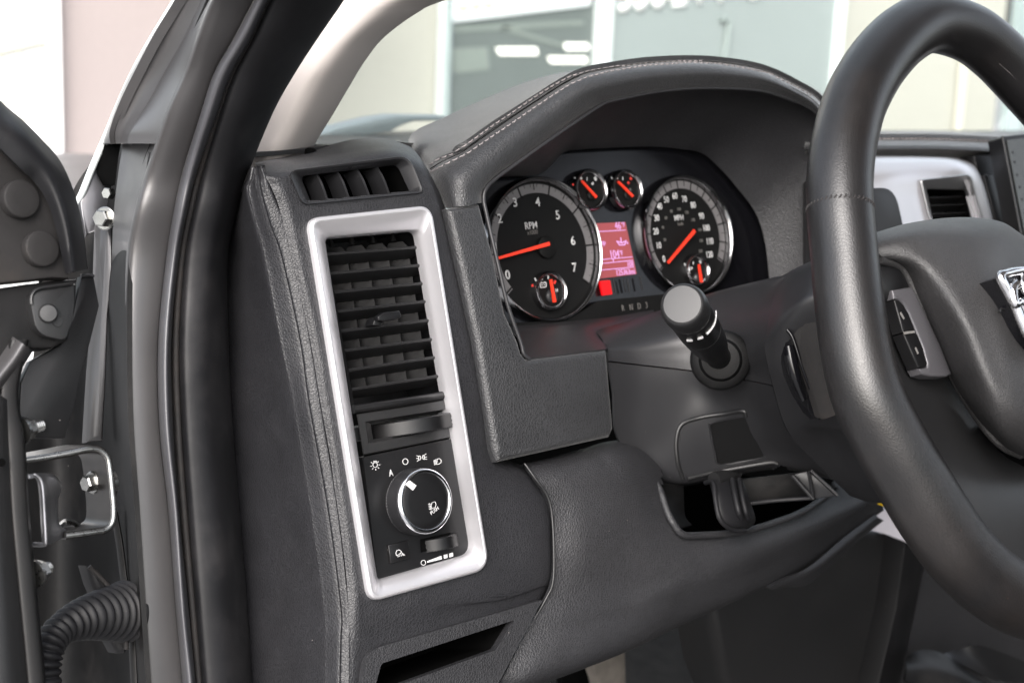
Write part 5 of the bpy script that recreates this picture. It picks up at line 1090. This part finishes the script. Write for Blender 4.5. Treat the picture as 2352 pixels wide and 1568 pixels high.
prism('screen_glass', rr(tq, .002), NN*.0006, M('grey_screen_glass', (.035, .037, .035), .15, noise=(30, .1)), ts)
tube('case_bead', [tsf[0]+NN*.001, tsf[3]+NN*.001], .0012, PLAST, ts, 8, 2)
for k, yy in enumerate((350, 372, 402, 430, 458, 490)):
    lathe('touch_mark', S(2321+(yy-322)*.20, yy, .0313), NN, [(.0012, 0), (.0012, .0002)], PLAST, ts, 12)
# ================================================================== FOOTWELL
cs = thing('centre_console', 'dark grey console side panels and ribbed tray low on the right', 'console', AX(2000, 1500, 1, .85))
prism('console_side', [AX(x, y, 1, .92) for x, y in ((1630, 1395), (1700, 1330), (1860, 1240), (1998, 1212), (2075, 1235), (2150, 1262), (2124, 1298), (2090, 1420), (2050, 1700), (1720, 1700), (1660, 1560))], V((0, .05, 0)), PLASTD, cs, bevel=.012, seg=4)
prism('console_post', [AX(x, y, 1, .895) for x, y in ((2082, 1225), (2140, 1245), (2126, 1298), (2098, 1430), (2060, 1600), (2048, 1700), (1995, 1700), (2020, 1560), (2058, 1400), (2072, 1300))], V((0, .03, 0)), BLACK, cs, bevel=.002)
prism('rear_panel', [AX(x, y, 1, .93) for x, y in ((2110, 1230), (2420, 1300), (2460, 1700), (2040, 1700))], V((0, .03, 0)), GRAIN, cs)
prism('upper_panel', [AX(x, y, 1, .94) for x, y in ((1700, 1230), (2010, 1180), (2090, 1210), (2070, 1260), (1900, 1340), (1730, 1400))], V((0, .03, 0)), PLASTD, cs)
patch('tray_edge', [[AX(2080, 1510, 1, .86), AX(2105, 1494, 1, .86), AX(2140, 1492, 1, .855), AX(2176, 1504, 1, .85)], [AX(2082, 1530, 1, .84), AX(2150, 1540, 1, .83), AX(2250, 1580, 1, .81), AX(2350, 1640, 1, .79)], [AX(2080, 1560, 1, .83), AX(2150, 1600, 1, .82), AX(2250, 1640, 1, .80), AX(2350, 1700, 1, .78)]], INNERB, cs, n=5, m=5)
patch('ribbed_tray', [[AX(2168, 1500, 1, .856), AX(2210, 1488, 1, .85), AX(2260, 1483, 1, .84), AX(2420, 1545, 1, .82)], [AX(2170, 1506, 1, .85), AX(2240, 1540, 1, .835), AX(2330, 1585, 1, .82), AX(2420, 1640, 1, .80)]], BLACK, cs, n=6, m=6)
for k in range(8):
    t = k/8
    a = AX(2172+20*t*4, 1503-6*t+2, 1, .853-.003*t); b = AX(2400, 1628-80*t, 1, .801+.018*t)
    tube('tray_rib', [a, b], .0016, PLASTD, cs, 6, 2)
prism('pale_panel', [AX(x, y, 1, .885) for x, y in ((1992, 1214), (2024, 1172), (2050, 1168), (2096, 1250), (2040, 1228))], V((0, .01, 0)), LILAC, cs)
tag = fin('yellow_tag', prism_bm([AX(x, y, 1, .74) for x, y in ((2013, 1138), (2030, 1142), (2040, 1160), (2046, 1168), (2022, 1160), (2014, 1152))], V((0, .002, 0)), .0005), YEL, None, 30, 'small yellow tag just under the column housing by the wheel', 'tag')
pd = thing('brake_pedal', 'worn grey-brown pedal arm hanging below the knee panel', 'pedal', AX(1405, 1600, 1, 1.05))
prism('pedal_arm', [AX(x, y, 1, 1.03) for x, y in ((1352, 1500), (1380, 1495), (1437, 1480), (1440, 1560), (1436, 1680), (1400, 1680), (1376, 1568))], V((0, .015, 0)), BROWN, pd, bevel=.003)
prism('pedal_bracket', [AX(x, y, 1, 1.08) for x, y in ((1290, 1520), (1352, 1500), (1376, 1568), (1400, 1690), (1300, 1690))], V((0, .01, 0)), VOID, pd)
# ================================================================== BUILDINGS
YB = 6.5
def B(x, y, o=0): return AX(x, y, 1, YB-o)
bl = thing('shop_building', 'cream shop front with tall white-framed windows ahead of the truck', 'building', V((5, YB, -1.6)))
wall = bmesh.new(); box_bm((1.75, YB+.02, -1.6), (9.5, YB+.4, 1.9), wall); fin('wall', wall, WALLC, bl, 30)
def win(px0, px1, yt0, yb0, frame, pane, fw=.05, o=.0, nm='window', lab=None):
    # vertical rectangle on the facade
    a = B(px0, 150).x; b = B(px1, 150).x; zt, zb = yt0, yb0
    f = fin(nm, loft_bm([[V((a-fw, YB+.01, zb-fw)), V((b+fw, YB+.01, zb-fw)), V((b+fw, YB+.01, zt+fw)), V((a-fw, YB+.01, zt+fw))], [V((a-fw, YB-.05, zb-fw)), V((b+fw, YB-.05, zb-fw)), V((b+fw, YB-.05, zt+fw)), V((a-fw, YB-.05, zt+fw))],
        [V((a, YB-.05, zb)), V((b, YB-.05, zb)), V((b, YB-.05, zt)), V((a, YB-.05, zt))], [V((a, YB+.015, zb)), V((b, YB+.015, zb)), V((b, YB+.015, zt)), V((a, YB+.015, zt))]]), frame, bl, 0, lab)
    fin('pane', prism_bm([V((a-.01, YB-.012, zb-.01)), V((b+.01, YB-.012, zb-.01)), V((b+.01, YB-.012, zt+.01)), V((a-.01, YB-.012, zt+.01))], V((0, .012, 0))), pane, f, 0)
    return f
w1 = win(1022, 1356, 1.6, -1.35, FRAMEW, PANEG, .045, lab='narrower grey window pane with ceiling lights behind')
w2 = win(1388, 1905, 1.6, -1.35, FRAMEW, PANEB, .05, lab='wide pale window with white numbers')
w3 = win(2345, 2700, 1.6, -1.35, FRAMEG, PANEB, .16, lab='window at the right past the wheel')
tube('mullion', [V((B(1012, 150).x, YB-.055, 1.6)), V((B(1012, 150).x, YB-.055, -1.35))], .018, FRAMEG, bl, 8, 2)
# glazing bar sloping across the first pane and the panel of striped lettering above it
prism('glazing_bar', [B(1014, 42, .03), B(1356, 2, .03), B(1356, 13, .03), B(1014, 55, .03)], V((0, .02, 0)), FRAMEW, bl)
prism('banner', [B(1016, -60, .03), B(1356, -90, .03), B(1356, 2, .03), B(1016, 42, .03)], V((0, .01, 0)), WALLW, bl)
bx = (B(1350, 0)-B(1030, 37)).normalized(); bz_ = V((0, -1, 0)).cross(bx)
bz_ = bx.cross(V((0, 1, 0))); bz_ = -bz_ if bz_.z < 0 else bz_
text('www.', B(1098, 12, .04), bx, bz_, .07, M('olive_letters', (.35, .34, .18), .7), bl, 'banner_lettering', w=1.1)
text('www.', B(1085, 16, .045), bx, bz_, .10, bpy.data.materials['olive_letters'], bl, 'banner_lettering', w=.9) if False else None
text('shirts', B(1240, -2, .04), bx, bz_, .10, bpy.data.materials['olive_letters'], bl, 'banner_lettering', w=.8) if False else None
bx2 = (B(1760, 3)-B(1425, 27)).normalized(); bz2 = bx2.cross(V((0, 1, 0))); bz2 = -bz2 if bz2.z < 0 else bz2
for ch, x, yb in (('3', 1437, 30), ('3', 1475, 26), ('0', 1512, 22), ('-', 1545, 20), ('2', 1562, 17), ('1', 1607, 12), ('1', 1655, 8), ('-', 1690, 6), ('0', 1731, 3)):
    hgt = .17; p = B(x, yb, .03)+bz2*(hgt/2)
    text(ch, p, bx2, bz2, hgt, WHITEL if 'WHITEL' in globals() else M('white_letter', (.85, .86, .84), .5), bl, 'window_number', w=.95, bold=.035)
WHITEL = bpy.data.materials['white_letter']
for q in (((1140, 110), (1232, 110), (1236, 126), (1148, 126)), ((1258, 131), (1346, 131), (1350, 145), (1266, 145)), ((1296, 100), (1350, 100), (1354, 114), (1300, 115))):
    prism('ceiling_light', [B(x, y, .020) for x, y in q], V((0, .003, 0)), LIGHTW, bl)
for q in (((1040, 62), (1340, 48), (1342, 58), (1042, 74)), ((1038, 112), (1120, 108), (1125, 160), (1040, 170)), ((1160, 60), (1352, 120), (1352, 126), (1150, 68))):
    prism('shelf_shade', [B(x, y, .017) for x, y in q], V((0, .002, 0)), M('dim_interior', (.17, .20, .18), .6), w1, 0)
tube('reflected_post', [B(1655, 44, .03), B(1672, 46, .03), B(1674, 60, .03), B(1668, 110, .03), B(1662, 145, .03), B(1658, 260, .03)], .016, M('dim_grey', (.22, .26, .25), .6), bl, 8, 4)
prism('door_strip', [B(2218, -40, .0), B(2238, -40, .0), B(2200, 330, .0), B(2188, 330, .0)], V((0, -.02, 0)), M('pale_cream', (.55, .53, .45), .9), bl)  # thin strip in a paler cream than the wall
# left: white building with pinkish wall
nb = thing('pink_building', 'overexposed white and pinkish building far left past the door', 'building', AX(260, 300, 1, 6.0)*1.0)
nb_y = 6.0
def N(x, y, o=0): return AX(x, y, 1, nb_y-o)
prism('pink_wall', [V((N(131, 150).x, nb_y, -1.6)), V((N(560, 150).x-.0, nb_y, -1.6)), V((N(560, 150).x, nb_y, 2.4)), V((N(131, 150).x, nb_y, 2.4))], V((0, .4, 0)), WALLP, nb)
prism('white_wall', [V((N(-900, 150).x, nb_y-.05, -1.6)), V((N(128, 150).x, nb_y-.05, -1.6)), V((N(128, 150).x, nb_y-.05, 2.4)), V((N(-900, 150).x, nb_y-.05, 2.4))], V((0, .3, 0)), WALLW, nb)
tube('window_frame', [N(-60, 132, .07), N(0, 118, .07), N(60, 104, .07), N(103, 95, .07)], .012, M('pale_frame', (.5, .5, .42), .6), nb, 6, 2)
PF = bpy.data.materials['pale_frame']
for x in (3, 43, 103):
    tube('window_frame', [N(x, 128-(x*.3), .07), N(x+6, 300, .07), N(x+8, 420, .07)], .007, PF, nb, 6, 2)
prism('eave', [V((N(380, -20).x, nb_y-.4, .02+.0)), V((N(700, -20).x, nb_y-.4, .02)), V((N(700, -20).x, nb_y-.4, .35)), V((N(380, -20).x, nb_y-.4, .35))], V((0, .4, 0)), PLASTD, nb)
gm = bmesh.new(); box_bm((-30, -30, -1.65), (40, 40, -1.60), gm)
fin('ground', gm, CONC, None, 0, kind='structure')
# ================================================================== LIGHT AND CAMERA
w = bpy.data.worlds.new('World'); bpy.context.scene.world = w; w.use_nodes = True
nt = w.node_tree; bg = nt.nodes['Background']; sky = nt.nodes.new('ShaderNodeTexSky'); sky.sky_type = 'NISHITA'; sky.sun_disc = False
SUN_EL, SUN_AZ = math.radians(36), math.radians(-132)     # azimuth from +Y towards +X
sky.sun_elevation = SUN_EL; sky.sun_rotation = SUN_AZ; sky.air_density = 1.0; sky.dust_density = 4.0; sky.ozone_density = 1.0
hs_ = nt.nodes.new('ShaderNodeHueSaturation'); hs_.inputs['Saturation'].default_value = .35
nt.links.new(sky.outputs[0], hs_.inputs['Color']); nt.links.new(hs_.outputs[0], bg.inputs['Color']); bg.inputs['Strength'].default_value = .15
sl_ = bpy.data.lights.new('sun', 'SUN'); sl_.energy = .7; sl_.angle = math.radians(50); sl_.color = (1, .95, .96)
so_ = bpy.data.objects.new('sun', sl_); C.objects.link(so_)
sd = V((math.sin(SUN_AZ)*math.cos(SUN_EL), math.cos(SUN_AZ)*math.cos(SUN_EL), math.sin(SUN_EL)))
so_.rotation_euler = sd.to_track_quat('Z', 'Y').to_euler(); so_.location = (-3, -3, 6)
cam = bpy.data.cameras.new('camera'); co = bpy.data.objects.new('camera', cam); C.objects.link(co)
cam.sensor_width = 22.3; cam.lens = FPX/2352*22.3; cam.clip_start = .05; cam.clip_end = 200
co.matrix_world = Matrix.Translation(CAMZ) @ Matrix((Rt, Up, -Fw)).transposed().to_4x4()
cam.dof.use_dof = True; cam.dof.focus_distance = 1.02; cam.dof.aperture_fstop = 6.0
sc = bpy.context.scene; sc.camera = co
sc.view_settings.view_transform = 'Standard'; sc.view_settings.look = 'None'; sc.view_settings.exposure = 1.75; sc.view_settings.gamma = 1
sc.render.engine = 'CYCLES'; sc.cycles.max_bounces = 8; sc.cycles.transparent_max_bounces = 12; sc.cycles.use_denoising = True
sc.cycles.sample_clamp_indirect = 6
